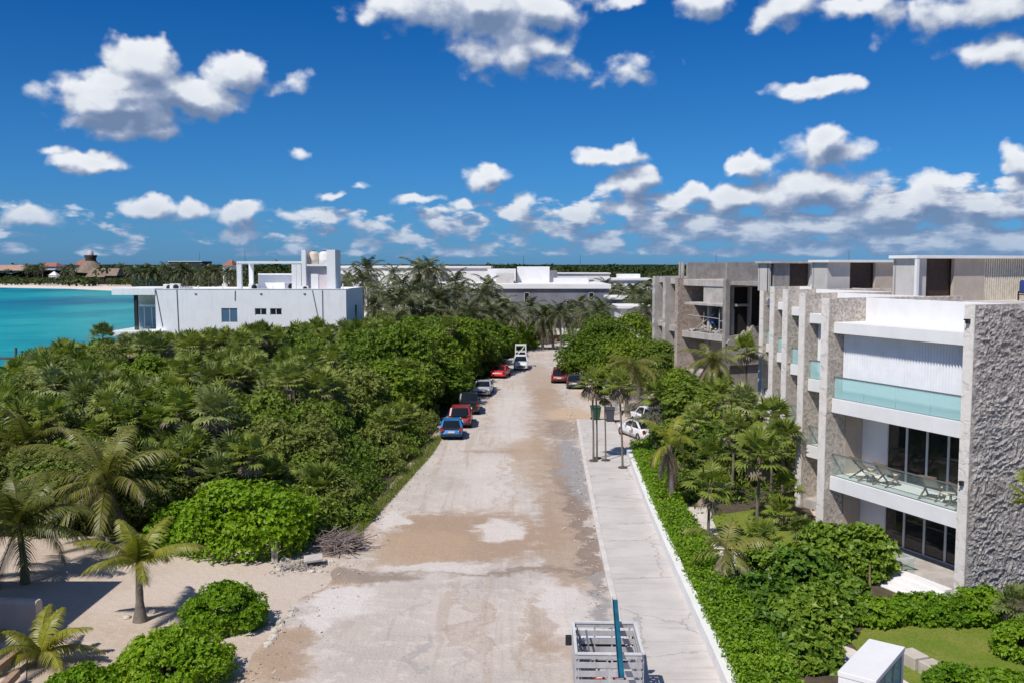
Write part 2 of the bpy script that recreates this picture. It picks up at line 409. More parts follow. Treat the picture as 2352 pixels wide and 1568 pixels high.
nt.l.new(c, b.inputs['Base Color']); b.inputs['Specular IOR Level'].default_value = .25
nt.l.new(nt.math('SUBTRACT', .92, nt.math('MULTIPLY', wetm, .45)), b.inputs['Roughness'])
bn = nt.new('ShaderNodeBump'); bn.inputs['Distance'].default_value = .09; nt.l.new(nt.math('SUBTRACT', .8, nt.math('MULTIPLY', wetm, .74)), bn.inputs['Strength'])
nt.l.new(nt.math('ADD', med, nt.math('ADD', nt.math('MULTIPLY', fine, .25), nt.math('MULTIPLY', trk, .5))), bn.inputs['Height']); nt.l.new(bn.outputs[0], b.inputs['Normal'])
ROADL = [(-8.6,22),(-9.0,29.5),(-8.6,36.4),(-7.4,42.6),(-7.7,46.9),(-7.0,54.1),(-5.8,66.8),(-4.8,93.0),(-1.2,120.2),(1.6,151.9),(2.2,170)]
left = []
for (x0,y0),(x1,y1) in zip(ROADL, ROADL[1:]):
    for k in range(6):
        t = k/6; y = y0+(y1-y0)*t
        left.append((x0+(x1-x0)*t + noise.noise(V((0, y*.45, 7)))*.6, y))
right_ = [(kerb_x(y), y) for y in (24,29.5,44.7,62,80.9)] + [(7.6,81.5),(7.2,90),(6.4,100),(7.2,112),(8.2,130),(10,152),(11,170)]
sheet('road', left + right_[::-1], .006, m)
# -- pavement: raised concrete strip with a lighter kerb edge
m, nt, b = newmat('pavement_concrete')
pos = nt.new('ShaderNodeNewGeometry').outputs['Position']
n1 = nt.noise(pos, .5, 6, .65); n2 = nt.noise(nt.mapping(pos, (.35, 2.4, 1)), 1.2, 6, .65); n3 = nt.noise(pos, 14, 4, .7)
c = nt.mix(nt.smooth(n1, .36, .64), (.62,.575,.535,1), (.54,.505,.475,1))
c = nt.mix(nt.math('MULTIPLY', nt.smooth(n2, .5, .7), .55), c, (.40,.37,.35,1))
c = nt.mix(nt.math('MULTIPLY', nt.smooth(n2, .42, .32), .5), c, (.62,.57,.53,1))
c = nt.mix(nt.math('MULTIPLY', nt.smooth(n3, .56, .7), .25), c, (.30,.28,.26,1))
ck = nt.new('ShaderNodeTexVoronoi', feature='DISTANCE_TO_EDGE'); nt.l.new(nt.vmath('ADD', pos, nt.vmath('SCALE', nt.noise(pos, 2, 4, .6, out=1), scale=.8)), ck.inputs['Vector']); ck.inputs['Scale'].default_value = .22
c = nt.mix(nt.math('MULTIPLY', nt.smooth(ck.outputs[0], .012, .003), .5), c, (.25,.23,.21,1))
c = nt.mix(nt.math('MULTIPLY', nt.smooth(nt.noise(pos, .9, 6, .7), .56, .72), .5), c, (.62,.53,.455,1))
sy = nt.new('ShaderNodeSeparateXYZ'); nt.l.new(pos, sy.inputs[0])
jt = nt.math('ABSOLUTE', nt.math('SUBTRACT', nt.math('FRACT', nt.math('MULTIPLY', nt.math('ADD', sy.outputs[1], nt.math('MULTIPLY', n1, .02)), 1/3.1)), .5))
c = nt.mix(nt.math('MULTIPLY', nt.smooth(jt, .008, .003), .35), c, (.22,.2,.19,1))
nt.l.new(c, b.inputs['Base Color']); b.inputs['Roughness'].default_value = .85; b.inputs['Specular IOR Level'].default_value = .25
bn = nt.new('ShaderNodeBump'); bn.inputs['Distance'].default_value = .02; nt.l.new(n3, bn.inputs['Height']); nt.l.new(bn.outputs[0], b.inputs['Normal'])
ys = [22 + i*.8 for i in range(75)]; ys = [y for y in ys if y < 80.9] + [80.9]
jl = lambda y: kerb_x(y) + .035*noise.noise(V((y*2.1, 5, 0)))
pl = [(jl(y) + .26, y) for y in ys]; pr = [(wall_x(y) + .1, y) for y in ys]
struct(MB().prism(pl + pr[::-1], -.05, .13).build('pavement', m))
kerbm = pm('kerb_concrete', (.66,.61,.57), .85, .12, 1.5, bump=.01, streak=.3)
struct(MB().prism([(jl(y), y) for y in ys] + [(jl(y)+.25, y) for y in ys][::-1], -.05, .145).build('kerb', kerbm))
# crossing apron behind the end of the pavement
apron = pm('apron_concrete', (.56,.47,.42), .9, .15, .7, bump=.01)
struct(MB().prism([(8.3,66),(9.4,66),(11.2,82),(12.5,90),(9.0,90),(8.95,80)], -.05, .05).build('driveway', apron))
# lawns and garden path of the apartments
m, nt, b = newmat('lawn_grass')
pos = nt.new('ShaderNodeNewGeometry').outputs['Position']
n1 = nt.noise(pos, .6, 5, .65); n2 = nt.noise(pos, 14, 4, .7)
c = nt.mix(nt.smooth(n1, .35, .65), (.17,.235,.03,1), (.25,.265,.055,1)); c = nt.mix(nt.smooth(n2, .45, .7), c, (.09,.15,.02,1))
nt.l.new(c, b.inputs['Base Color']); b.inputs['Roughness'].default_value = .9; b.inputs['Specular IOR Level'].default_value = .1
bn = nt.new('ShaderNodeBump'); bn.inputs['Distance'].default_value = .05; nt.l.new(n2, bn.inputs['Height']); nt.l.new(bn.outputs[0], b.inputs['Normal'])
LAWN = m
def blob(pts, n=6, amp=.15):
    out = []
    for i in range(len(pts)):
        a = V(pts[i][:2]); c_ = V(pts[(i+1) % len(pts)][:2])
        for k in range(n):
            p = a.lerp(c_, k/n); q = noise.noise_vector(V((p.x*.8, p.y*.8, 1)))
            out.append((p.x+q.x*amp, p.y+q.y*amp))
    return out
soil = pm('garden_soil', (.10,.075,.05), .95, .3, 2.5, bump=.05)
sheet('garden_bed', [(wall_x(y)+.2, y) for y in range(22, 67, 4)] + [(9.3,66.5),(11.5,82),(19,84),(19.6,70),(16,48),(19,37.5),(34,40),(34,22)], .012, soil)
sheet('lawn', blob([G(1950,1470), G(2000,1430), G(2080,1415), G(2230,1425), G(2352,1415), G(2420,1450), G(2420,1600), G(2100,1620), G(2000,1520)]), .03, LAWN)
sheet('lawn', blob([G(1560,1195), G(1800,1160), G(1882,1200), G(1880,1235), G(1790,1262), G(1700,1280), G(1640,1230)]), .03, LAWN)
pathm = pm('path_stone', (.66,.60,.54), .85, .15, 1.2, bump=.015)
c1 = [G(1598,1165), G(1600,1195), G(1615,1235), G(1665,1275), G(1700,1310), G(1720,1350), G(1735,1395)]
wid = [.8,.85,.85,.8,.75,.7,.7]
sheet('path', [(p.x-w_, p.y) for p, w_ in zip(c1, wid)] + [(p.x+w_, p.y) for p, w_ in zip(c1, wid)][::-1], .045, pathm)
sheet('path', [tuple(G(*p)[:2]) for p in [(1900,1470),(1960,1492),(2120,1590),(2200,1650),(2050,1650),(1890,1500)]], .046, pathm)
# ---------------------------------------------------------------- materials of the buildings
WHITE = pm('white_render', (.80,.79,.78), .75, .05, .8, bump=.004, bscale=30, streak=.10, spec=.25)
OFFW = pm('offwhite_plaster', (.56,.53,.50), .85, .1, .9, bump=.004, bscale=25, streak=.2, spec=.2)
BEIGE = pm('beige_plaster', (.50,.425,.355), .85, .1, 1.2, bump=.004, bscale=25, streak=.15, spec=.2)
CONC = pm('raw_concrete', (.34,.315,.29), .9, .22, 1.4, bump=.02, bscale=9, streak=.55, spec=.2)
CONCL = pm('pale_concrete', (.50,.46,.425), .9, .2, 1.1, bump=.02, bscale=9, streak=.45, spec=.2)
ALU = pm('pale_aluminium', (.62,.63,.64), .4, .05, 3, metal=.2, spec=.5)
STEEL = pm('grey_steel', (.30,.31,.32), .35, .08, 3, metal=.6)
BLACK = pm('black_metal', (.025,.025,.028), .5, .1, 3)
DARKIN = pm('unlit_interior', (.02,.018,.017), .9, .2, 1)  # near-black colour stands in for the shade of unlit rooms
DBROWN = pm('dark_brown_fill', (.055,.03,.022), .6, .3, 4)
SLATW = pm('pale_slat_wood', (.74,.66,.53), .7, .15, 6)
def stonemat(name, c_lo, c_mid, c_hi, dist, sc_=1.0, cut=.0):
    m, nt, b = newmat(name)
    tc = nt.new('ShaderNodeTexCoord').outputs['Object']
    wv = nt.noise(tc, 1.1*sc_, 4, .6, out=1)
    p = nt.vmath('ADD', tc, nt.vmath('SCALE', nt.vmath('SUBTRACT', wv, (.5,.5,.5)), scale=.9/sc_))
    n1 = nt.noise(p, 1.5*sc_, 8, .62, .6); n2 = nt.noise(tc, .35, 3, .6); n3 = nt.noise(tc, 12, 4, .65)
    r1 = nt.math('SUBTRACT', 1.0, nt.math('MULTIPLY', nt.math('ABSOLUTE', nt.math('SUBTRACT', n1, .5)), 4.5), clamp=True)
    hgt = nt.math('ADD', nt.math('MULTIPLY', n1, 1.0), nt.math('ADD', nt.math('MULTIPLY', r1, .38), nt.math('MULTIPLY', n3, .22)))
    c = nt.ramp(nt.math('ADD', nt.math('MULTIPLY', n1, .55), nt.math('ADD', nt.math('MULTIPLY', n3, .25), nt.math('MULTIPLY', n2, .3))), [(.32, c_lo), (.52, c_mid), (.72, c_hi)])
    nt.l.new(c, b.inputs['Base Color']); b.inputs['Roughness'].default_value = .92; b.inputs['Specular IOR Level'].default_value = .15
    bn = nt.new('ShaderNodeBump'); bn.inputs['Distance'].default_value = dist; bn.inputs['Strength'].default_value = 1
    nt.l.new(hgt, bn.inputs['Height']); nt.l.new(bn.outputs[0], b.inputs['Normal'])
    return m
ROCK = stonemat('rough_rock_cladding', (.25,.23,.215), (.40,.372,.35), (.55,.515,.48), .10, 3.4)
FINST = stonemat('fossil_stone', (.40,.345,.295), (.60,.535,.47), (.74,.68,.61), .12, 3.6)
FINFR = stonemat('fossil_stone_edge', (.60,.545,.49), (.76,.705,.65), (.82,.78,.73), .05, 1.3)
def glassmat(name, col, alpha, rough=.03):
    m, nt, b = newmat(name)
    b.inputs['Base Color'].default_value = (*col, 1); b.inputs['Roughness'].default_value = rough; b.inputs['Specular IOR Level'].default_value = .6
    t = nt.new('ShaderNodeBsdfTransparent'); t.inputs[0].default_value = (*[min(1, .6 + .5*x) for x in col], 1)
    mx = nt.new('ShaderNodeMixShader'); mx.inputs[0].default_value = alpha
    nt.l.new(t.outputs[0], mx.inputs[1]); nt.l.new(b.outputs[0], mx.inputs[2]); nt.l.new(mx.outputs[0], nt.n['Material Output'].inputs[0])
    return m
TEAL = glassmat('teal_glass', (.52,.78,.78), .50)
CLEAR = glassmat('clear_glass', (.55,.66,.64), .07)
DGLASS = glassmat('dark_window_glass', (.02,.024,.026), .8, .02)
BLUEGL = glassmat('blue_window_glass', (.10,.19,.30), .85, .02)
CURT = pm('white_curtain_fabric', (.84,.85,.88), .9, .05, 2, spec=.1)
GCURT = pm('grey_sheer_curtain', (.22,.22,.21), .9, .2, 3, spec=.1)
def pleats(y0, y1, x, z0, z1, pitch, amp, mat, name, parent, zig=.0, flip=False):
    b = MB(); n = max(4, int(abs(y1-y0)/pitch)*4); vs = []
    for i in range(n+1):
        y = y0 + (y1-y0)*i/n
        o = amp*math.sin(i*math.pi/2 + .3) + .25*amp*noise.noise(V((y*1.7, z0, 2)))
        for z in (z0, z1): vs.append((x+o, y, z) if not flip else (y, x+o, z))
    b.add(vs, [(2*i, 2*i+2, 2*i+3, 2*i+1) for i in range(n)], 0, False)
    return b.build(name, mat, parent)

PHI = R(23.2)
# ---------------------------------------------------------------- near apartment building, a saw-tooth of bays
apt = thing('apartment_building', 'white and stone apartment building with stepped balconies and rough rock end wall', 'building', (17.8, 36.9, 0), PHI)
S2 = (2.88, 3.55); S3 = (6.58, 7.25); SR = (10.30, 10.82); TOP = 11.93; BAY = 7.6; FT = .45; OX, OY = 4.25, 6.6
XB = 2.2
MB().box(.02, 17, -FT, 0, -.2, TOP).build('end_wall', ROCK, apt)
# rough split-rock face: real relief on a fine grid
sw = MB(); nx, nz = 230, 190; vs = []
for j in range(nz+1):
    for i in range(nx+1):
        x = .02 + 16.98*(i/nx)**1.25; z = -.2 + (TOP+.2)*j/nz
        wx = .5*noise.noise(V((x*.9, z*.9, 21))); wz = .5*noise.noise(V((x*.9, z*.9, 33)))
        u_, v_ = x + wx + z*.35, z + wz - x*.2
        r1 = 1 - 2.4*abs(noise.noise(V((u_*1.5, v_*2.6, 1)))); r2 = 1 - 2.4*abs(noise.noise(V((u_*3.2, v_*4.8, 8)))); r3 = noise.noise(V((x*10, z*11, 3)))
        d = .55*max(0, r1)**2 + .38*max(0, r2)**2 + .42*r3 + .35*noise.noise(V((x*.8, z*.8, 5))) - .1
        e = min(1, x/.25, (TOP-z)/.2 + .15)
        vs.append((x, -FT - .02 - .105*max(0, d+.35)*max(.1, e), z))
sw.add(vs, [(j*(nx+1)+i, j*(nx+1)+i+1, (j+1)*(nx+1)+i+1, (j+1)*(nx+1)+i) for j in range(nz) for i in range(nx)], 0, False)
sw.build('rock_face', ROCK, apt)
MB().box(-.03, .02, -FT-.02, .0, -.2, TOP+.01).build('stone_edge', FINFR, apt)
def slidedoor(parent, y0, y1, x, z0, z1, n, curtain=False):
    fr = MB(); w = (y1-y0)/n
    for i in range(n+1): fr.box(x-.09, x-.01, y0+w*i-.06, y0+w*i+.06, z0, z1)
    for i in range(n):
        fr.box(x-.085, x-.015, y0+w*i+.06, y0+w*(i+1)-.06, z1-.09, z1); fr.box(x-.085, x-.015, y0+w*i+.06, y0+w*(i+1)-.06, z0, z0+.08)
    d = fr.build('sliding_door', ALU, parent)
    g = MB()
    for i in range(n): g.box(x-.055, x-.045, y0+w*i+.06, y0+w*(i+1)-.06, z0+.08, z1-.09)
    g.build('pane', DGLASS, d)
    if curtain: pleats(y0, y1, x+.3, z0, z1, .22, .05, GCURT, 'curtain', d)
for k in range(5):
    ox, oy = OX*k, OY*k
    ya = 0 if k == 0 else oy + 1.45
    yb = oy + BAY
    # stone fin closing the bay, front strip paler
    L = 8.6
    MB().box(ox+.02, ox+L, yb, yb+FT, -.2, TOP).build('stone_fin', FINST, apt, bevel=.02)
    MB().box(ox-.03, ox+.02, yb-.01, yb+FT+.01, -.2, TOP+.01).build('stone_edge', FINFR, apt)
    MB().box(ox+.02, ox+XB, yb-.02, yb, S3[1] if k else S3[0], TOP).build('fin_panel', FINST, apt)
    # slabs
    for (a, c, nm) in ((S2[0], S2[1], 'balcony_slab'), (S3[0], S3[1], 'balcony_slab'), (SR[0], SR[1], 'balcony_roof')):
        MB().box(ox+.3, ox+XB+.3, ya+.002, yb-.022, a, c).build(nm, WHITE, apt, bevel=.015)
    # parapet standing back from the fascia, and roof
    MB().box(ox+XB, ox+XB+.2, ya+.003, yb-.023, SR[1], TOP).build('parapet', WHITE, apt, bevel=.015)
    MB().box(ox+XB+.2, ox+15, ya+.004 if k else 0, yb+.4, 11.2, 11.55).build('roof', OFFW, apt)
    # rear wall of the balconies with doors: plaster beside stone, white wall, glass
    for z0, z1 in ((.3, S2[0]), (S2[1], S3[0]), (S3[1], SR[0])):
        MB().box(ox+XB+.02, ox+XB+.2, yb-1.6, yb-.03, z0, z1).build('rear_wall', WHITE if k == 0 else BEIGE, apt)
    for z0, z1 in ((.3, S2[0]), (S2[1], S3[0])): MB().box(ox+1.15, ox+XB+.02, yb-.045, yb-.022, z0, z1).build('plaster_panel', BEIGE, apt)
    for z0, z1, cu in ((.5, S2[0], True), (S2[1], S3[0], False)):
        slidedoor(apt, ya+.2, yb-1.6, ox+XB+.12, z0+.02, z1-.005, 5 if k == 0 else 3, cu)
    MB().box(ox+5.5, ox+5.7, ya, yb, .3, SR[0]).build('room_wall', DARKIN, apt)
    # top floor curtain and glass balustrade
    pleats(ya+.03, yb-.05, ox+.95, S3[1]+.02, SR[0]-.002, .155, .085, CURT, 'curtain', apt)
    for z0, z1, gm, rm in ((S3[1], 8.28, TEAL, STEEL), (S2[1], 4.62, CLEAR, STEEL)):
        g = MB(); n = 4 if k == 0 else 3; w = (yb-ya-.1)/n
        for i in range(n): g.box(ox+.40, ox+.42, ya+.04+w*i, ya+w*(i+1)+.015, z0+.02, z1-.04)
        gr = g.build('glass_railing', gm, apt)
        MB().box(ox+.375, ox+.445, ya+.03, yb-.03, z1-.04, z1+.01).build('handrail', rm, gr)
        MB().box(ox+.38, ox+.44, ya+.03, yb-.03, z0-.0, z0+.03).build('shoe', STEEL, gr)
    MB().box(ox+.25, ox+6, ya, yb, -.1, .5).build('terrace_floor', CONCL, apt)
    MB().box(ox+15, ox+15.3, oy-.4, yb+.4, 0, 11.6).build('back_wall', OFFW, apt)
# ground floor steps and glass stair rail of the near bay
st = MB()
for i in range(4): st.box(-1.4+i*.41, -1.4+(i+1)*.41+.01, .3, 3.6, -.05, .06+i*.11)
st.build('steps', WHITE, apt, bevel=.01)
g = MB(); g.box(.14, .16, 2.2, 6.9, .52, 1.12); gr = g.build('glass_railing', CLEAR, apt)
MB().box(.11, .19, 2.15, 6.95, 1.12, 1.17).build('handrail', ALU, gr)
MB().bar((.15, 2.2, 1.14), (-1.5, 3.75, .75), .08, .05).bar((-1.5, 3.75, .75), (-1.5, 3.75, 0), .05).build('stair_handrail', ALU, apt)
# wall lamps and small fittings
for y, z in ((6.4, S3[0]-.12), (6.4, S2[0]-.12)): MB().box(1.0, 1.1, y, y+.1, z, z+.118).build('ceiling_spotlight', BLACK, apt)
for z in (4.9, 11.3): MB().box(-.16, -.032, -.30, -.16, z-.09, z+.09).bar((-.1,-.23,z), (-.3,-.23,z+.08), .05).build('wall_lamp', BLACK, apt)
# roof-top penthouses: (offset x, y, width list, depth, floor, top)
def penthouse(x, y, segs, depth, z0, z1, slab=.16, post=True, slabmat=None):
    tot = sum(s[0] for s in segs)
    r = MB().box(x-.25, x+tot+.25, y-.35, y+depth, z1-slab, z1).build('penthouse_roof', slabmat or WHITE, apt, bevel=.01)
    cx = x
    for w, kind in segs:
        if kind == 'white': MB().box(cx, cx+w, y, y+.2, z0, z1-slab).build('penthouse_wall', OFFW, apt)
        elif kind == 'beige': MB().box(cx, cx+w, y, y+.2, z0, z1-slab).build('penthouse_wall', BEIGE, apt)
        elif kind == 'conc': MB().box(cx, cx+w, y, y+.2, z0, z1-slab).build('penthouse_wall', CONC, apt)
        elif kind == 'dark':
            o = MB().box(cx, cx+w, y+.28, y+.4, z0, z1-slab).build('penthouse_opening', DBROWN, apt)  # dark panel stands in for the shade inside the opening
            MB().box(cx-.005, cx+w+.005, y+.0, y+.28, z0, z0+.03).build('threshold', CONC, o)
        elif kind == 'slats':
            s = MB(); n = int(w/.17)
            for i in range(n): s.box(cx+i*w/n, cx+i*w/n+.10, y+.02, y+.09, z0, z1-slab)
            s.build('slat_screen', SLATW, apt)
            MB().box(cx, cx+w, y+.14, y+.2, z0, z1-slab).build('penthouse_wall', DBROWN, apt)
        elif kind == 'curt': pleats(cx, cx+w, y+.05, z0, z1-slab, .2, .05, CURT, 'curtain', apt, flip=True)
        cx += w
    MB().box(x, x+.2, y+.2, y+depth-.2, z0, z1-slab).build('penthouse_side', OFFW, apt)
    MB().box(x, cx, y+depth-.3, y+depth-.1, z0, z1-slab).build('penthouse_back', OFFW, apt)
    if post:
        for px in (x-.22, x+tot+.05): MB().box(px, px+.17, y-.33, y-.17, z0, z1-slab).build('post', WHITE, apt)
penthouse(8.0, 10.2, [(.8,'white'),(2.0,'dark'),(2.25,'beige'),(7,'slats')], 1.6, 11.5, 13.98)
penthouse(12.6, 21.9, [(1.9,'white'),(2.2,'dark'),(2.8,'beige'),(.85,'curt'),(.6,'white')], 1.6, 11.5, 13.8, post=False)
penthouse(15.4, 31.2, [(.35,'dark'),(1.45,'conc'),(2.0,'dark'),(1.2,'white')], 1.6, 11.5, 13.75, slabmat=CONCL, post=False)
# the water tank standing on the roof terrace
bt = pm('blue_plastic', (.03,.06,.22), .45, .2, 3)
ROTA = Matrix.Rotation(PHI, 4, 'Z')
def aw(x, y, z): return V((17.8, 36.9, 0)) + ROTA @ V((x, y, z))
tk = thing('gas_tank', 'dark blue tank with black valve on the roof terrace before the slatted penthouse', 'tank', aw(15.0, 9.0, 11.56), PHI)
MB().lathe([(.01,.35),(.42,.38),(.45,.48),(.45,1.0),(.40,1.1),(.01,1.12)], 20).build('body', bt, tk)
MB().lathe([(.08,1.1),(.08,1.25),(.13,1.27),(.13,1.33),(.01,1.35)], 10).build('valve', BLACK, tk)
fr = MB()
for sx in (-.34,.34):
    for sy in (-.34,.34): fr.bar((sx,sy,0),(sx,sy,.5),.06)
fr.bar((-.34,-.34,.3),(.34,-.34,.3),.05).bar((-.34,.34,.3),(.34,.34,.3),.05); fr.build('stand', BLACK, tk)
# ---- wooden loungers and a table on the middle balcony
CHW = pm('teak_wood', (.27,.175,.11), .6, .25, 6); CHF = pm('beige_sling_fabric', (.66,.54,.45), .9, .1, 5)
def chair(x, y, rz, label):
    t = thing('sling_chair', label, 'chair', aw(x, y, 3.56), PHI + rz, 'wooden sling chairs on the middle balcony'); t.scale = (1.15, 1.15, 1.12)
    fr = MB()
    for sx in (-.3, .3):
        fr.bar((sx,-.45,0),(sx,.42,.92),.05); fr.bar((sx,.42,0),(sx,-.40,.45),.05); fr.bar((sx,-.42,.44),(sx,.2,.62),.06,.03)
    fr.bar((-.3,.42,.92),(.3,.42,.92),.05).bar((-.3,-.4,.45),(.3,-.4,.45),.05).bar((-.3,.2,.1),(.3,.2,.1),.04)
    fr.build('frame', CHW, t)
    b = MB(); prev = None; n = 8
    for i in range(n+1):
        u = i/n; p = V((0, -.40+.82*u, .45+.47*u - .22*math.sin(math.pi*min(1,u*1.25))*.9 if u < .8 else .45+.47*u))
        if prev is not None: b.quad((-.29,prev.y,prev.z),(.29,prev.y,prev.z),(.29,p.y,p.z),(-.29,p.y,p.z))
        prev = p
    b.build('sling', CHF, t)
chair(1.15, 6.35, R(80), 'dark wooden sling chair nearest the stone fin at the far end of the balcony')
chair(1.25, 5.0, R(95), 'reddish sling chair in front of the first glass door, beside the small round table')
chair(1.15, 2.35, R(110), 'beige sling chair with footrest cushion in the near half of the balcony')
chair(1.05, .75, R(75), 'sling chair partly hidden behind the near stone edge of the balcony')
def table(x, y, label, r=.32):
    t = thing('side_table', label, 'table', aw(x, y, 3.56), PHI, 'low round tables on the middle balcony')
    MB().lathe([(.01,.40),(r,.40),(r,.44),(.01,.445)], 18).build('table_top', SLATW, t)
    lg = MB()
    for a in range(3): lg.bar((.2*math.cos(a*2.1),.2*math.sin(a*2.1),0),(.12*math.cos(a*2.1),.12*math.sin(a*2.1),.4),.035)
    lg.build('legs', CHW, t)
table(1.0, 5.65, 'low round wooden table between the two far sling chairs')
table(1.2, 1.5, 'low round wooden table between the two near sling chairs')

# ---------------------------------------------------------------- neighbouring building still under construction
CB = V((18.7, 83.6, 0))
cb = thing('unfinished_building', 'grey concrete building under construction with open floors and ragged stone', 'building', CB, PHI)
def cw(x, y, z): return CB + ROTA @ V((x, y, z))
WARMST = stonemat('warm_fossil_stone', (.30,.225,.18), (.46,.375,.32), (.60,.52,.46), .12, 2.4)
CT = 12.2; CX, CY = 3.3, 7.4
for k in range(3):
    ox, oy = CX*k, CY*k; ya = 0 if k == 0 else oy+.65; yb = oy+BAY-.5
    # ragged stone fin
    b = MB(); n = 26; vs = []
    for i in range(n+1):
        z = -.2 + (CT+.2)*i/n; w_ = .10*noise.noise(V((k*5, i*.9, 0)))
        vs += [(ox+w_, yb, z), (ox+w_*.6, yb+.5, z), (ox+8, yb+.5, z), (ox+8, yb, z)]
    for i in range(n):
        a = i*4
        b.add([], []); b.f += [(a+j, a+(j+1)%4, a+4+(j+1)%4, a+4+j)[::-1] for j in range(4)]; b.m += [0]*4; b.sm += [False]*4
    b.v += vs; b.f.append((n*4, n*4+1, n*4+2, n*4+3)); b.m.append(0); b.sm.append(False)
    b.build('stone_fin', WARMST if k == 0 else CONCL, cb)
    for a, c in ((2.9,3.5),(6.6,7.2)):
        MB().box(ox+.5, ox+8, ya, yb-.003, a, c).build('floor_slab', CONCL, cb, bevel=.02)
    MB().box(ox+.6, ox+9, ya, yb-.003, 11.5, CT-.1).build('roof_slab', CONCL, cb, bevel=.02)
    for (y_a, y_b, z_a, z_b, mt) in ((ya+.004, ya+2.2, 3.5, 6.6, BEIGE), (ya+3.6, yb-.004, 3.5, 6.6, BEIGE), (ya+.004, ya+1.2, 7.2, 11.5, BEIGE), (ya+2.6, ya+4.4, 7.2, 11.5, BEIGE), (ya+2.0, yb-.004, -.1, 2.9, BEIGE)):
        MB().box(ox+3.0, ox+3.2, y_a, y_b, z_a, z_b).build('inner_wall', mt if k < 2 else CONC, cb)
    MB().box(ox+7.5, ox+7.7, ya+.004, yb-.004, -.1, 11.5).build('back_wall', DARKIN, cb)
    cl = MB()
    for y in (ya+.05, ya+3.4): 
        for z0, z1 in ((-.1,2.9),(3.5,6.6),(7.2,11.5)): cl.box(ox+1.0, ox+1.3, y, y+.3, z0, z1)
    cl.build('columns', CONCL, cb)
    if k == 0:
        MB().box(.1, 3.0, .1, yb-1.0, 9.75, 9.98).build('canopy_slab', CONCL, cb, bevel=.02)
        MB().box(.7, .9, 0.02, 3.9, 9.98, 11.5).build('lintel_wall', CONCL, cb)
# side wall with a large dark opening and half-finished rock cladding
MB().box(.05, 9, -.45, -.002, -.2, 7.2).box(.05, 9, -.45, -.002, 11.6, CT).box(.05, .5, -.45, -.002, 7.2, 11.6).build('side_wall', CONC, cb)
MB().box(.55, 9, .38, .46, 7.2, 11.6).build('shade_sheet', DARKIN, cb)  # near-black sheet painted in for the unlit depth of the opening
b = MB(); top = [(.05 + 4.3*i/14, 6.6 + .14*i + .45*noise.noise(V((i*1.7,1,1))) + .35*noise.noise(V((i*.6,7,1)))) for i in range(15)]
vs = []
for x, z in top: vs += [(x,-.75,4.6),(x,-.75,z),(x,-.46,z-.1),(x,-.46,4.6)]
b.add(vs, [f for i in range(14) for f in ((i*4,i*4+4,i*4+5,i*4+1),(i*4+1,i*4+5,i*4+6,i*4+2))] + [(56,59,58,57)])
b.build('rock_cladding', ROCK, cb)
# concrete blocks on the roof
for x, y, w_, d_, z1, mt in ((1.6,4.2,5,.25,13.8,CONC),(1.5,-4.6,7,.25,13.7,CONC),(1.5,12,5,.25,13.7,CONC)):
    pass
MB().box(1.2, 6.2, 7.3, 7.55, CT-.1, 13.7).build('roof_block_wall', CONC, cb)
MB().box(.9, 10, .6, .85, CT-.1, 13.72).build('roof_block_wall', CONC, cb)
MB().box(1.0, 1.2, 7.9, 8.1, CT-.1, 13.75).build('roof_post', CONCL, cb); MB().box(2.2, 2.4, 10.2, 10.4, CT-.1, 13.75).build('roof_post', CONCL, cb)
MB().box(.5, 9.5, -8.5, -.45, 11.7, 12.05).box(1.2, 9, -6.5, -6.3, 12.05, 13.72).build('link_block', CONC, cb)
# building rubble and tools on the open floor
rb = MB(); rnd = random.Random(4)
for i in range(420):
    x = .7+rnd.random()**1.3*2.2; y = .6+rnd.random()*5.8; s_ = rnd.uniform(.07,.26); z = 7.2 + max(0, .75 - abs(y-3.8)*.28 - abs(x-1.3)*.3)*rnd.random()
    a = [V((rnd.uniform(-1,1), rnd.uniform(-1,1), rnd.uniform(-.7,.7)))*s_ + V((x,y,z+s_*.4)) for _ in range(5)]
    rb.add(a, [(0,1,2),(0,2,3),(0,3,4),(1,2,4),(2,3,4),(0,4,1)])
o = rb.build('rubble', CONCL); o.location = CB; o.rotation_euler = (0,0,PHI); tag(o, 'pile of pale rubble heaped on the open floor of the unfinished building', 'rubble'); o['kind'] = 'stuff'
def plank(p, r_, label, mat=CONCL, w_=.12):
    o = MB().bar(p, r_, w_, .05).build('plank', mat); o.location = CB; o.rotation_euler = (0,0,PHI); tag(o, label, 'plank', 'planks left on the building site')
plank((.8,5.6,7.3),(1.0,2.6,9.0),'long grey plank leaning up through the rubble on the building site')
plank((.7,6.3,8.75),(.9,1.6,8.6),'horizontal scaffold plank across the open floor of the unfinished building')
plank((1.0,4.4,7.3),(.8,3.9,9.1),'short plank standing upright in the rubble pile', SLATW)
def scaffold(x, y, z0, h, w_, lab, n, mat=STEEL):
    t = thing('scaffold', lab, 'scaffold', cw(x, y, z0), PHI)
    p = MB()
    for sx in (0, .9):
        for sy in (0, w_): p.bar((sx,sy,0),(sx,sy,h),.06)
    p.build('standards', mat, t)
    r_ = MB()
    for i in range(n):
        z = h*(i+.6)/n
        r_.bar((0,0,z),(0,w_,z),.05).bar((.9,0,z),(.9,w_,z),.05).bar((0,0,z),(.9,0,z),.05).bar((0,w_,z),(.9,w_,z),.05)
    r_.build('rungs', mat, t)
scaffold(.55, .25, 7.2, 2.3, .9, 'white tubular scaffold frame standing at the right end of the open floor', 3, ALU)
scaffold(CX-.75, BAY+.3, 3.5, 7.2, 1.0, 'tall narrow scaffold tower beside the ragged stone fin', 6, CONCL)
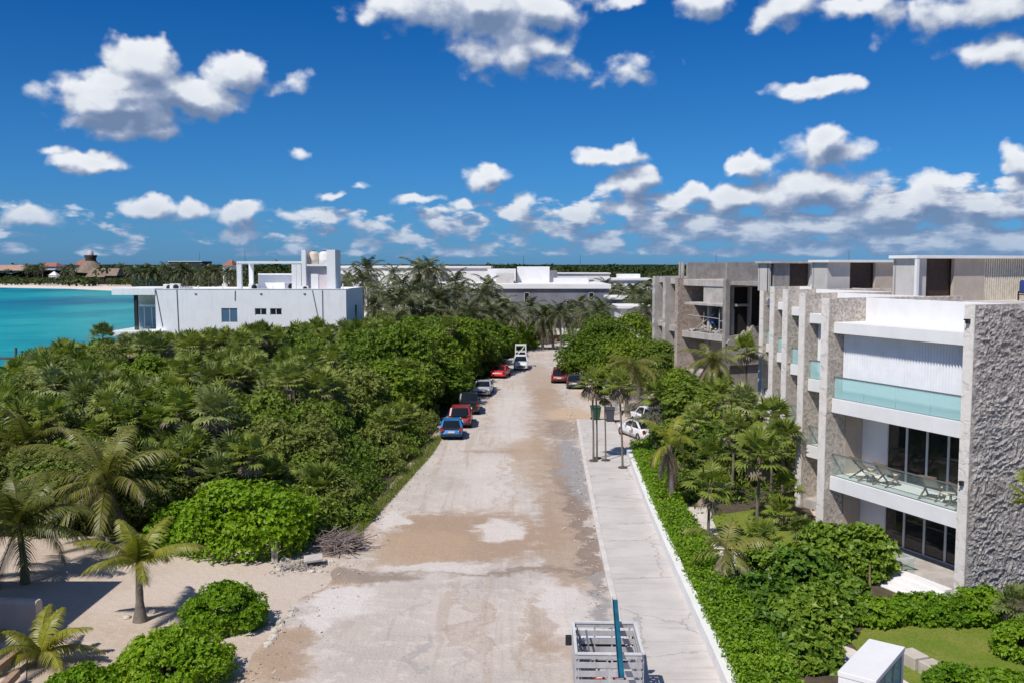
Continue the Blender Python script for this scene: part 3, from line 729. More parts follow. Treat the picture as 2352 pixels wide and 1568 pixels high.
tp = MB().box(CX-.8, CX-.78, BAY+.35, BAY+1.25, 4.2, 6.9).build('tarpaulin', pm('teal_tarp', (.03,.20,.24), .7, .2, 2)); tp.location = CB; tp.rotation_euler = (0,0,PHI)
tag(tp, 'teal tarpaulin hanging on the tall narrow scaffold tower', 'tarpaulin')
# ---------------------------------------------------------------- white seaside house on the left
HY = 110.0
wh = thing('seaside_house', 'long white flat-roofed house by the sea with a water-tank tower on its roof', 'house', (-30, HY, 0))
def hx(px, Y=HY): return (px - 1176) / FPX * Y + 30
def hz(py, Y=HY): return P(1176, py, Y).z
HW = pm('house_white', (.84,.84,.84), .7, .04, .6, bump=.003, bscale=20, streak=.28, grime=(.42,.42,.43))
x0, x1 = hx(357), hx(795); zt = hz(665); zb = -.2
wz = hz(740); 
# front wall with window openings cut by building it from pieces
wins = [(hx(508), hx(545), hz(741), hz(708)), (hx(585), hx(612), hz(724), hz(708.5)), (hx(620), hx(647), hz(724), hz(708.5))]
b = MB(); cx = x0
for (a, c, z0, z1) in wins:
    b.box(cx, a, 0, .3, zb, zt); b.box(a, c, 0, .3, zb, z0); b.box(a, c, 0, .3, z1, zt); cx = c
b.box(cx, x1, 0, .3, zb, zt)
wall = b.build('front_wall', HW, wh)
for (a, c, z0, z1) in wins:
    f = MB(); f.box(a, c, .08, .14, z0, z0+.07); f.box(a, c, .08, .14, z1-.07, z1); f.box(a, a+.07, .08, .14, z0, z1); f.box(c-.07, c, .08, .14, z0, z1); f.box((a+c)/2-.05, (a+c)/2+.05, .07, .14, z0, z1)
    w_ = f.build('window', ALU, wh); MB().box(a+.06, c-.06, .10, .12, z0+.06, z1-.06).build('pane', BLUEGL if c-a > 1.6 else DGLASS, w_)
    MB().box(a, c, .2, .9, z0, z0+.01).build('sill', HW, w_)
hd = 12.0
bs = MB().box(x1-.3, x1, .3, hd, zb, zt); side = bs.build('side_wall', HW, wh)
tw = MB().box(x1-.02, x1+.03, 6.2, 7.3, hz(745), hz(706)).build('window', DGLASS, wh)
MB().box(x0, x1-.3, .3, hd, zt-.5, zt-.28).build('roof', HW, wh)
MB().box(x0, x1, hd, hd+.3, zb, zt).build('rear_wall', HW, wh)
MB().box(x0, x0+.3, 2.3, hd, zb, zt).build('terrace_end_wall', HW, wh)
MB().box(x0+.3, x1-.3, 3, 3.1, zb, zt-.55).build('room_wall', DARKIN, wh)
# sea-side terrace: roof slab, dark post, glass doors, floor slab
xl = hx(258)
MB().box(xl, x0-.003, -.1, 9, hz(678), hz(662.5)).build('terrace_roof', HW, wh, bevel=.02)
MB().box(hx(262), x0+1.2, -.9, 9, hz(771), hz(758.5)).build('terrace_floor', HW, wh, bevel=.05)
MB().box(hx(305), hx(312), .3, .75, hz(758), hz(678)).build('post', BLACK, wh)
MB().box(hx(285), x0, 4.2, 4.4, hz(758), hz(678)).build('terrace_wall', OFFW, wh)
f = MB(); 
for px in (290, 303, 321, 331, 352): f.box(hx(px)-.05, hx(px)+.05, 3.6, 3.7, hz(758), hz(707))
f.box(hx(288), hx(354), 3.6, 3.7, hz(708), hz(703)); d = f.build('sliding_door', ALU, wh)
MB().box(hx(290), hx(353), 3.64, 3.66, hz(757), hz(707)).build('pane', glassmat('terrace_glass', (.25,.38,.47), .6), d)
pleats(hx(322), hx(352), 3.9, hz(757), hz(725), .3, .08, CURT, 'curtain', d, flip=True)
MB().box(hx(262), hx(350), -.86, -.82, hz(758), hz(748)).build('glass_railing', CLEAR, wh)
# conduits on the wall
for (a, c) in (((359,667),(372,750)), ((407,665),(409,770)), ((541,668),(540,690)), ((718,667),(732,740)), ((741,667),(741,735))):
    MB().bar((hx(a[0]), -.03, hz(a[1])), (hx(c[0]), -.03, hz(c[1])), .08).build('conduit', STEEL, wh)
# roof: pergola frame, stair block, tank tower
pg = MB()
for px in (545, 672, 683): pg.box(hx(px)-.28, hx(px)+.25, 1.0, 1.5, zt-.3, hz(604))
pg.box(hx(540), hx(690), .95, 1.55, hz(606), hz(600.5)); pg.box(hx(541), hx(547), 1.4, 6.4, hz(606), hz(600.8)); pg.box(hx(540), hx(690), 6, 6.4, hz(606), hz(600.5)); pg.box(hx(545)-.25, hx(545)+.25, 6, 6.4, zt-.3, hz(604))
pg.build('pergola', HW, wh)
MB().box(hx(555), hx(668), 7.4, 7.7, zt-.3, hz(630)).build('roof_wall', HW, wh)
tx0, tx1 = hx(690), hx(768)
MB().box(tx0, tx0+.5, .9, 4.4, zt-.3, hz(574)).build('tower_pillar', HW, wh); MB().box(tx1-1.0, tx1, .9, 4.4, zt-.3, hz(574)).build('tower_pillar', HW, wh)
MB().box(tx0+.5, tx1-1.0, 1.0, 4.2, hz(612), hz(607)).build('tower_shelf', HW, wh)
PINKW = pm('pinkish_plaster', (.66,.58,.60), .8, .06, .8)
MB().box(tx0+.5, tx1-1.0, 1.6, 1.8, zt-.3, hz(612)).build('tower_wall', PINKW, wh)
MB().box(hx(708), hx(726), 1.5, 1.62, zt-.3, hz(630)).build('door', HW, wh)
MB().box(tx0+.5, tx1-1.0, 4.1, 4.3, hz(607), hz(580)).build('tower_back', HW, wh)
bei = pm('beige_tank_plastic', (.66,.58,.48), .5, .06, 2); wht = pm('white_tank_plastic', (.78,.77,.75), .5, .06, 2)
for px, mt, lab in ((714, bei, 'beige water tank, the one beside the dark gap in the roof tower'), (738, wht, 'white water tank at the right inside the roof tower')):
    t = thing('water_tank', lab, 'water tank', (hx(px)-30, HY+2.2, hz(607)), 0, 'water tanks in the roof tower')
    MB().lathe([(.01,0),(.58,0),(.58,.45),(.60,.5),(.58,.55),(.58,1.15),(.45,1.4),(.25,1.5),(.01,1.52)], 18).build('body', mt, t)
    MB().lathe([(.25,1.48),(.25,1.58),(.01,1.6)], 12).build('lid', BLACK, t)
def acunit(p, s=1, lab=''):
    t = thing('air_conditioner', lab, 'air conditioner', p)
    MB().box(-.5*s,.5*s,-.2*s,.2*s,.06,.75*s).build('case', wht, t, bevel=.02)
    MB().lathe([(.01,-.205*s),(.27*s,-.215*s),(.29*s,-.205*s)], 16, (.12*s,0,.40*s), axis='y').build('fan_grille', BLACK, t)
    MB().box(-.45*s,-.35*s,-.2*s,.2*s,0,.06).box(.35*s,.45*s,-.2*s,.2*s,0,.06).build('feet', BLACK, t)
for px, Y, s_, lab in ((404, 2.2, 1.2, 'air conditioner on the roof of the white house above the terrace'), (388, 2.6, 1.1, 'white air conditioner at the outer left end of the roof row'),
        (583, 3.5, 1.1, 'air conditioner under the roof pergola'), (668, 3.2, 1.3, 'air conditioner beside the right pergola post'), (700, .5, .9, 'air conditioner at the foot of the tank tower')):
    acunit(((px-1176)/FPX*(HY+Y), HY+Y, zt-.28), s_, lab)
for i, (px, d) in enumerate(((430,4),(470,7),(615,2.5),(760,8),(600,9))):
    MB().tube([(hx(px), d, zt-.3), (hx(px), d, zt+.35+.15*(i % 2))], .07, 8).build('vent_pipe', wht, wh)
for px in (450, 600, 700): MB().box(hx(px)-.12, hx(px)+.12, -.10, -.002, zt-.55, zt-.45).build('roof_spout', STEEL, wh)
MB().box(x0-.03, x1+.03, -.04, .34, zt, zt+.07).build('coping', HW, wh)
MB().bar((hx(365), 1.2, zt+.02), (hx(535), 1.3, zt+.02), .06).build('roof_pipe', STEEL, wh)
# ---------------------------------------------------------------- grey hotel block behind the palms and the white villas further back
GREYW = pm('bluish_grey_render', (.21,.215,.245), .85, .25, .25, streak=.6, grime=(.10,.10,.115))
WROOF = pm('white_roof_coating', (.80,.79,.77), .8, .06, .2, spec=.2)
def slab_house(name, label, cat, x0p, x1p, ytop, Y, depth, wallm, roofh=.5, ybot=None, windows=(), group=None, setback=()):
    zt = P(1176, ytop, Y).z; z0 = -.2
    xa = (x0p-1176)/FPX*Y; xb = (x1p-1176)/FPX*Y; xm = (xa+xb)/2
    t = thing(name, label, cat, (xm, Y, 0), 0, group); xa -= xm; xb -= xm
    MB().box(xa, xb, 0, depth, z0, zt-roofh).build('wall', wallm, t)
    MB().box(xa-.4, xb+.4, -.5, depth+.4, zt-roofh, zt).build('roof', WROOF, t, bevel=.03)
    for (pa, pb, ya, yb) in windows:
        a, c = (pa-1176)/FPX*Y-xm, (pb-1176)/FPX*Y-xm; zz0, zz1 = P(1176,yb,Y).z, P(1176,ya,Y).z
        f = MB().box(a, c, -.06, .0, zz0, zz0+.1).box(a, c, -.06, 0, zz1-.1, zz1).box(a, a+.1, -.06, 0, zz0, zz1).box(c-.1, c, -.06, 0, zz0, zz1)
        f = f.build('window', ALU, t); MB().box(a+.08, c-.08, -.035, -.01, zz0+.08, zz1-.08).build('pane', DGLASS, f)
    for (pa, pb, ya, dy, dd, mt) in setback:
        a, c = (pa-1176)/FPX*(Y+dy)-xm, (pb-1176)/FPX*(Y+dy)-xm
        MB().box(a, c, dy, dy+dd, zt-.05, P(1176, ya, Y+dy).z).build('roof_block', mt, t, bevel=.03)
    return t
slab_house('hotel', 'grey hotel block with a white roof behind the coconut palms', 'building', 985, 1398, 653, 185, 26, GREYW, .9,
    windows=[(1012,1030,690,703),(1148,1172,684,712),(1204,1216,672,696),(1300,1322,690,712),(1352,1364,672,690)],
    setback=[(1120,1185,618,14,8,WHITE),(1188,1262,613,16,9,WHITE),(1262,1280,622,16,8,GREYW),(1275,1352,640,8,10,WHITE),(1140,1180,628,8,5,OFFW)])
slab_house('white_villa', 'long white flat-roofed building behind the tall palm clump', 'building', 765, 1010, 611, 262, 30, WHITE, .6, windows=[(775,800,640,650)])
slab_house('white_villa', 'white flat-roofed building seen between the palm clumps right of the long one', 'building', 1012, 1125, 612, 275, 26, WHITE, .6)
slab_house('white_villa', 'low white villa with a bright flat roof to the right of the grey hotel', 'building', 1395, 1500, 640, 240, 14, WHITE, .5, setback=[(1420,1470,630,6,5,WHITE)])
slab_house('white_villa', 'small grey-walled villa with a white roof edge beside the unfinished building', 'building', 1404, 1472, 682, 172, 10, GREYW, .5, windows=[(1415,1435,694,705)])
slab_house('white_villa', 'far white villa with a long pale roof in front of the forest', 'building', 1280, 1400, 627, 380, 14, WHITE, .5)
slab_house('white_villa', 'white villa with sloping white canopies partly hidden by palms', 'building', 1425, 1500, 703, 140, 8, WHITE, .4)
slab_house('white_villa', 'small white building peeping between the house tower and the palms', 'building', 765, 850, 634, 200, 12, WHITE, .4, windows=[(780,800,645,655)])
# gatehouse at the end of the street
gy = 165
gh = thing('gatehouse', 'small flat-roofed gatehouse with orange and teal panels at the end of the street', 'building', ((1290-1176)/FPX*gy, gy, 0))
def gx(px): return (px-1290)/FPX*gy
gz = lambda py: P(1176, py, gy).z
MB().box(gx(1256), gx(1345), -1.5, 4, gz(768), gz(757)).build('roof', WROOF, gh, bevel=.04)
MB().box(gx(1272), gx(1284), 0, .3, 0, gz(768)).build('orange_panel', pm('orange_panel', (.36,.13,.07), .7, .1, 1), gh)
MB().box(gx(1284), gx(1310), .05, .3, 0, gz(768)).build('teal_panel', pm('teal_panel', (.07,.25,.23), .7, .1, 1), gh)
MB().box(gx(1310), gx(1345), .0, .3, 0, gz(768)).build('wall', OFFW, gh); MB().box(gx(1262), gx(1268), 0, .4, 0, gz(768)).build('post', BLACK, gh)
MB().box(gx(1240), gx(1262), .5, .7, gz(796), gz(783)).build('booth', WHITE, gh)
bl = MB().box(gx(1210)-3, gx(1278), -2.6, -2.2, .0, .7).build('low_wall', CONCL); bl.location = gh.location; tag(bl, 'low pale wall across the end of the street before the gatehouse', 'wall')
# ---------------------------------------------------------------- resort across the bay
THATCH = pm('thatch', (.25,.19,.145), .95, .25, .5, bump=.2); THD = pm('dark_thatch', (.07,.05,.042), .95, .2, .5)
TILE = pm('red_tile', (.36,.15,.10), .85, .15, .3); TILEP = pm('pale_tile', (.42,.27,.20), .85, .12, .3)
RY = 720.0
def rx(px, Y=RY): return (px-1176)/FPX*Y
def rz(py, Y=RY): return P(1176, py, Y).z
dp = thing('thatched_pavilion', 'big dark-capped thatched dome of the resort across the bay', 'pavilion', (rx(212), RY, 0))
r0 = rx(245)-rx(212); prof = [(r0*1.12, 3), (r0*1.12, rz(634)), (r0*1.0, rz(626)), (r0*.78, rz(615)), (r0*.50, rz(605)), (r0*.36, rz(600))]
MB().lathe(prof, 28).build('roof', THATCH, dp)
MB().lathe([(r0*.37, rz(601)), (r0*.34, rz(595)), (r0*.44, rz(588)), (r0*.42, rz(586.5)), (.01, rz(587))], 20).build('roof_cap', THD, dp)
MB().lathe([(r0*.20, rz(588)), (r0*.18, rz(577)), (.01, rz(575.5))], 14).build('lantern', pm('pinkish_stone', (.55,.47,.47), .8, .1, 1), dp)
def hip(name, lab, cat, pa, pb, yt, ye, yb, Y, depth, rm, wm, ridge=.35):
    a, c = rx(pa, Y), rx(pb, Y); m_ = (a+c)/2; t = thing(name, lab, cat, (m_, Y, 0)); a -= m_; c -= m_
    zr, ze = rz(yt, Y), rz(ye, Y); l_ = (c-a)*ridge/2
    b = MB(); b.add([(a,0,ze),(c,0,ze),(c,depth,ze),(a,depth,ze),(-l_,depth/2,zr),(l_,depth/2,zr)], [(0,1,5,4),(2,3,4,5),(1,2,5),(3,0,4)])
    b.build('roof', rm, t); MB().box(a*.93, c*.93, depth*.06, depth*.94, -.3, ze+.05).build('wall', wm, t); return t
hip('beach_palapa', 'wide grey thatched beach hall under the big dome', 'pavilion', 197, 242, 616, 637, 640, 640, 16, THATCH, DARKIN, .75)
hip('beach_palapa', 'second thatched beach hall to the right of the wider one', 'pavilion', 241, 270, 617, 634, 640, 640, 14, THATCH, DARKIN, .85)
hip('resort_house', 'red-roofed resort house touching the thatched dome on the left', 'building', 168, 196, 597, 610, 614, 735, 20, TILE, WHITE, .3)
hip('resort_house', 'long pale-roofed resort house at the left edge across the bay', 'building', -60, 57, 609, 622, 630, 760, 24, TILEP, OFFW, .92)
hip('resort_house', 'dark red-roofed resort house between the long one and the dome', 'building', 84, 132, 604, 613, 622, 770, 20, TILE, WHITE, .55)
hip('resort_house', 'far red gabled roof near the white house pergola', 'building', 512, 536, 597, 610, 612, 520, 14, TILE, WHITE, .2)
hip('white_kiosk', 'small white domed kiosk on the far beach', 'kiosk', 113, 132, 624, 633, 640, 660, 6, WHITE, WHITE, .1)
for i, (pa, pb, lab) in enumerate(((68,86,'first'),(88,101,'second'),(104,114,'third'),(116,131,'fourth'))):
    slab_house('hotel_block', 'low white hotel block across the bay, %s from the left in its row' % lab, 'building', pa, pb, 618, 745, 10, WHITE, .8, group='white hotel blocks across the bay')
slab_house('dark_building', 'long low dark flat-roofed building on the horizon left of the pergola', 'building', 390, 466, 600.5, 900, 30, pm('dark_green_cladding', (.03,.045,.045), .8, .1, .2), .6)
# masts on the horizon
for px, yt, Y, lab in ((461,580,950,'thin mast beside the dark building on the horizon'),(565,573,700,'thin mast above the pergola'),(1643,584,1500,'grey mast behind the unfinished building'),(1947,576,1500,'grey mast behind the penthouses'),(1332,587,1500,'thin mast in the middle of the horizon'),(1202,588,1500,'thin mast over the white villa roofs')):
    o = MB().tube([(0,0,0),(0,0,rz(yt,Y))], [.8 if Y > 1000 else .35, .35 if Y > 1000 else .15], 5).build('radio_mast', STEEL); o.location = (rx(px,Y), Y, 0); tag(o, lab, 'mast', 'masts on the horizon')
# wooden pier posts in the water at the left edge
PW = pm('weathered_wood', (.10,.075,.06), .9, .25, 3)
pt = thing('pier', 'weathered wooden pier standing in the sea behind the thicket', 'pier', (-62, 128, 0))
MB().box(-14, 6, -.8, .8, .7, .9).build('deck', PW, pt)
for i, x in enumerate((-9, -5.5, -2, 1.0, 4)):
    for y in (-.8, .8): MB().tube([(x,y,-2),(x+.1,y,2.0+.4*math.sin(i*3+y))], .16, 6).build('post', PW, pt)
# ---------------------------------------------------------------- cars
RUB = pm('tyre_rubber', (.02,.02,.02), .85, .1, 4); RIM = pm('alloy_rim', (.45,.45,.46), .35, .05, 4, metal=.8)
CARGL = glassmat('car_glass', (.012,.016,.02), .9, .03)
HEADL = pm('headlamp', (.75,.76,.78), .15, .02, 4, spec=.8); TAILL = pm('tail_lamp', (.42,.015,.015), .25, .05, 4, spec=.7)
PLATE = pm('number_plate', (.70,.70,.68), .5, .05, 4); TRIM = pm('dark_trim', (.03,.03,.032), .6, .1, 4)
def paint(name, c): return pm('car_paint_'+name, c, .35, .05, 1.2, spec=.5, coat=.35)
def loft(b, secs, mi=0, cap=True):
    n = len(secs[0]); base = len(b.v)
    b.add([p for s_ in secs for p in s_], [(i*n+j, i*n+(j+1)%n, (i+1)*n+(j+1)%n, (i+1)*n+j) for i in range(len(secs)-1) for j in range(n)], mi, True)
    if cap: b.add(list(secs[0]), [tuple(range(n))[::-1]], mi); b.add(list(secs[-1]), [tuple(range(n))], mi)
# side profiles: (y along the car from nose, deck height) and the cabin as (y, roof height)
KINDS = {
 'hatch': dict(L=3.75, W=1.68, deck=[(0,.62),(.12,.74),(.9,.92),(1.0,.95),(3.45,.95),(3.7,.80),(3.75,.55)], cab=[(.95,.93),(1.65,1.44),(2.1,1.50),(3.1,1.47),(3.62,.98)]),
 'suv':   dict(L=4.5, W=1.85, deck=[(0,.75),(.12,.95),(1.15,1.05),(1.25,1.08),(4.3,1.08),(4.45,.95),(4.5,.6)], cab=[(1.15,1.05),(1.85,1.62),(2.3,1.70),(4.0,1.67),(4.42,1.08)]),
 'sedan': dict(L=4.5, W=1.78, deck=[(0,.6),(.1,.74),(1.15,.92),(1.3,.94),(3.7,.98),(4.4,.96),(4.5,.6)], cab=[(1.2,.93),(2.0,1.40),(2.5,1.46),(3.2,1.42),(3.95,.97)]),
 'pickup':dict(L=5.1, W=1.85, deck=[(0,.75),(.12,.98),(1.3,1.08),(1.4,1.1),(5.0,1.1),(5.1,.95),(5.1,.6)], cab=[(1.25,1.08),(1.95,1.65),(2.4,1.74),(3.2,1.72),(3.5,1.1)]),
}
def car(name, label, kind, pnt, loc, rz, cat='car', group='cars parked along the street'):
    """nose towards local -Y"""
    k = KINDS[kind]; L, W = k['L'], k['W']; t = thing(name, label, cat, loc, rz, group)
    yo = -L/2
    def hgt(prof, y):
        for (a, h0), (c, h1) in zip(prof, prof[1:]):
            if a <= y <= c: return h0 + (h1-h0)*((y-a)/(c-a) if c > a else 0)
        return prof[-1][1]
    b = MB(); secs = []
    for i in range(25):
        y = L*i/24; h = hgt(k['deck'], y); e = min(1, .80 + .20*min(y, L-y)/.35); w = W/2*e; z0 = .24 if .3 < y < L-.3 else .34
        secs.append([V((-w*.96, yo+y, z0)), V((-w, yo+y, .5)), V((-w, yo+y, h-.20)), V((-w*.93, yo+y, h-.03)), V((-w*.72, yo+y, h)), V((w*.72, yo+y, h)), V((w*.93, yo+y, h-.03)), V((w, yo+y, h-.20)), V((w, yo+y, .5)), V((w*.96, yo+y, z0))][::-1])
    loft(b, secs); b.build('body', pnt, t, smooth=False)
    cab = k['cab']; g = MB(); secs = []
    for y, h in cab:
        u = (h-.9)/.6; w0 = W/2*.93; w1 = W/2*(.93-.17*max(0, min(1, u*1.1))); d = hgt(k['deck'], y)-.06
        secs.append([V((-w0, yo+y, d)), V((-w1, yo+y, max(h-.03, d+.01))), V((-w1*.9, yo+y, max(h, d+.02))), V((w1*.9, yo+y, max(h, d+.02))), V((w1, yo+y, max(h-.03, d+.01))), V((w0, yo+y, d))][::-1])
    loft(g, secs); g.build('windows', CARGL, t)
    # roof skin and pillars in body colour, standing proud of the glass
    r = MB(); rs = []
    for y, h in cab[1:4]:
        w1 = W/2*(.93-.17*min(1, (h-.9)/.6*1.1)); rs.append([V((-w1-.015, yo+y, h-.09)), V((-w1-.01, yo+y, h)), V((-w1*.85, yo+y, h+.03)), V((w1*.85, yo+y, h+.03)), V((w1+.01, yo+y, h)), V((w1+.015, yo+y, h-.09))][::-1])
    loft(r, rs); r.build('roof', pnt, t)
    for s_ in (-1, 1):
        def pt(i, low=False):
            y, h = cab[i]; u = (h-.9)/.6; w = W/2*(.93-.17*max(0, min(1, u*1.1)))+.012
            return V((s_*w, yo+y, h))
        MB().bar(pt(0), pt(1), .09, .07).build('pillar', pnt, t); MB().bar(pt(4), pt(3), .14, .07).build('pillar', pnt, t)
        ym = (cab[1][0]+cab[3][0])/2; MB().bar((s_*(W/2*.93+.01), yo+ym, hgt(k['deck'], ym)-.05), (s_*(W/2*.76+.015), yo+ym, cab[2][1]-.05), .10, .06).build('pillar', pnt, t)
    if kind == 'pickup':
        q_ = MB(); q_.box(-W/2*.82, W/2*.82, yo+3.6, yo+4.95, 1.085, 1.112); q_.build('cargo_bed', TRIM, t)
        q_ = MB(); q_.box(-W/2*.95, -W/2*.83, yo+3.55, yo+5.08, 1.06, 1.32).box(W/2*.83, W/2*.95, yo+3.55, yo+5.08, 1.06, 1.32).box(-W/2*.83, W/2*.83, yo+5.0, yo+5.08, 1.06, 1.32); q_.build('bed_side', pnt, t)
    for s_ in (-1, 1):
        MB().box(s_*W*.36-.17, s_*W*.36+.17, yo-.015+.03, yo+.12, .66 if kind != 'suv' else .78, .80 if kind != 'suv' else .93).build('headlight', HEADL, t, bevel=.02)
        h0 = .72 if kind in ('hatch','sedan') else .80
        MB().box(s_*W*.41-.11, s_*W*.41+.11, yo+L-.14, yo+L+.012, h0, h0+.22).build('taillight', TAILL, t, bevel=.02)
        MB().lathe([(.01,0),(.09,.01),(.10,.1),(.01,.14)], 8, (s_*(W/2+.08), yo+cab[0][0]+.45, 1.0), axis='y').build('wing_mirror', pnt, t)
    MB().box(-.26, .26, yo+L-.01, yo+L+.025, .60, .74).build('number_plate', PLATE, t)
    MB().box(-.55, .55, yo-.02, yo+.1, .42, .62).build('grille', TRIM, t); MB().box(-W*.46, W*.46, yo+L-.08, yo+L+.03, .34, .52).build('bumper', TRIM if kind != 'sedan' else pnt, t, bevel=.03)
    for s_ in (-1, 1):
        for y in (.78, L-.78):
            w_ = MB().lathe([(.19,-.02),(.31,-.02),(.33,.02),(.33,.18),(.31,.22),(.19,.22)], 22, (s_*(W/2-.10)-.10, yo+y, .33), axis='x').build('wheel', RUB, t)
            MB().lathe([(.01,.0 if s_ < 0 else .20),(.20,.0 if s_ < 0 else .20)], 16, (s_*(W/2-.10)-.10, yo+y, .33), axis='x').build('rim', RIM, w_)
    return t
car('blue_hatchback', 'blue hatchback parked first in the left row, its rear towards the viewer', 'hatch', paint('blue', (.012,.17,.46)), (-4.75, 73.6, 0), R(180+2))
car('red_suv', 'dark red car parked right in front of the blue hatchback', 'suv', paint('red', (.30,.022,.022)), (-4.35, 79.2, 0), R(180+1))
car('black_pickup', 'black pickup parked between the dark red car and the silver one', 'pickup', paint('black', (.018,.019,.021)), (-4.0, 86.5, 0), R(180+3))
car('silver_sedan', 'silver car with a dark windscreen parked under the overhanging trees', 'sedan', paint('silver', (.46,.47,.49)), (-3.0, 98, 0), R(-4))
car('red_sedan', 'bright red car half under a palm frond farther up the left side', 'sedan', paint('bright_red', (.55,.018,.022)), (-1.35, 113.5, 0), R(170))
car('dark_red_hatchback', 'dark red car parked on the right under the round tree', 'suv', paint('wine', (.27,.015,.025)), (5.6, 108.8, 0), R(180-6))
car('dark_car', 'small dark car with a pale roof beside the stone wall on the right', 'hatch', paint('graphite', (.06,.065,.07)), (6.9, 103.5, 0), R(180-4))
car('white_car', 'white car parked behind the pavement wall beside the grey bin', 'sedan', paint('white', (.78,.78,.78)), (10.0, 73.2, 0), R(200))
car('white_suv', 'white vehicle almost hidden behind the white car in the driveway', 'suv', paint('white', (.78,.78,.78)), (11.6, 78.5, 0), R(195))
# white truck with a ladder rack, facing the viewer
tr = car('white_pickup', 'white work truck with a tall ladder rack, facing the viewer at the far end', 'pickup', paint('white', (.78,.78,.78)), (1.15, 122.5, 0), R(0), 'truck')
lr = MB()
for x in (-.7,.7):
    for y in (.9, 2.3): lr.bar((x,y,1.1),(x*.95,y,2.95),.12)
    lr.bar((x*.95,.9,2.95),(x*.95,2.3,2.95),.12)
for y in (.9,2.3): lr.bar((-.66,y,2.95),(.66,y,2.95),.12); lr.bar((-.68,y,2.1),(.68,y,2.1),.09)
lr.bar((-.6,.85,1.5),(.5,.9,2.85),.10); lr.build('ladder_rack', wht, tr)
# ---------------------------------------------------------------- stake-bed truck in the foreground
GW = pm('grey_painted_wood', (.46,.45,.46), .75, .14, 2.2, bump=.004, bscale=20, streak=.6, grime=(.22,.19,.17)); GWL = pm('pale_painted_wood', (.66,.66,.66), .7, .1, 2.2, streak=.25)
sk = thing('stake_bed_truck', 'pickup with a tall grey slatted wooden cage over its bed, seen from behind', 'truck', (2.82, 27.2, 0), R(-1.5))
SW, y0, y1, zb, zt = .93, -1.15, 1.2, .95, 2.42
b = MB(); secs = []
for y, h in ((-1.35,.92),(1.25,.92),(1.3,1.08),(2.9,1.08),(3.0,1.12),(4.2,1.0),(4.45,.72)):
    w_ = .86; secs.append([V((-w_,y,.45)), V((-w_,y,h-.12)), V((-w_*.92,y,h)), V((w_*.92,y,h)), V((w_,y,h-.12)), V((w_,y,.45))][::-1])
loft(b, secs[::-1]); b.build('body', paint('white', (.78,.78,.78)), sk)
b = MB(); secs = []
for y, h in ((1.35,1.08),(1.45,1.7),(2.4,1.72),(3.05,1.08)):
    secs.append([V((-.80,y,1.05)), V((-.68,y,h)), V((.68,y,h)), V((.80,y,1.05))][::-1])
loft(b, secs[::-1]); b.build('cab', CARGL, sk)
MB().box(-.68,.68,1.45,2.4,1.71,1.76).build('cab_roof', paint('white', (.78,.78,.78)), sk, bevel=.02)
for s_ in (-1, 1):
    MB().box(s_*1.06-.10, s_*1.06+.10, 2.0, 2.12, 1.35, 1.68).bar((s_*.74,2.1,1.3),(s_*1.06,2.06,1.45),.05).build('wing_mirror', BLACK, sk, bevel=.04)
    for y in (-.55, 3.35):
        w_ = MB().lathe([(.2,-.1),(.34,-.1),(.36,-.05),(.36,.08),(.34,.12),(.2,.12)], 20, (s_*.78, y, .36), axis='x').build('wheel', RUB, sk)
        MB().lathe([(.01,.0),(.2,.0)], 14, (s_*.78+s_*.06, y, .36), axis='x').build('rim', RIM, w_)
def stakes(nm, pts, zlist, wd, posts, lab=None):
    m_ = MB(); (a, c) = pts; a = V(a); c = V(c)
    for z, h in zlist: m_.bar((a.x,a.y,z),(c.x,c.y,z),.03,h)
    o = m_.build(nm, GW, sk)
    p_ = MB(); n_ = V((-(c-a).y,(c-a).x,0)).normalized()*.035
    for u in posts:
        q_ = a.lerp(c, u); p_.bar((q_.x+n_.x,q_.y+n_.y,zb),(q_.x+n_.x,q_.y+n_.y,zt-.03),.07,.045)
    p_.build('upright', GW, o)
ZL = [(1.06,.17),(1.32,.17),(1.58,.17),(1.84,.17),(2.10,.17),(2.36,.15)]
stakes('front_rails', ((-SW,y1,0),(SW,y1,0)), ZL, .03, (.06,.35,.64,.93))
stakes('side_rails', ((-SW,y0,0),(-SW,y1,0)), ZL, .03, (.03,.35,.66,.97))
stakes('side_rails', ((SW,y1,0),(SW,y0,0)), ZL, .03, (.03,.35,.66,.97))
stakes('tailgate', ((-SW,y0,0),(-.02,y0,0)), ZL, .03, (.05,.95)); stakes('tailgate', ((.03,y0,0),(SW,y0,0)), ZL, .03, (.05,.95))
cp = MB(); cp.bar((-SW-.02,y0,zt+.02),(-SW-.02,y1,zt+.02),.08,.05).bar((SW+.02,y0,zt+.02),(SW+.02,y1,zt+.02),.08,.05).bar((-SW,y1,zt+.02),(SW,y1,zt+.02),.08,.05).bar((-SW,y0,zt+.02),(SW,y0,zt+.02),.08,.05)
cp.build('top_rail', GWL, sk)
MB().box(-SW+.04, SW-.04, y0+.04, y1-.04, .93, .97).build('bed_floor', GW, sk)
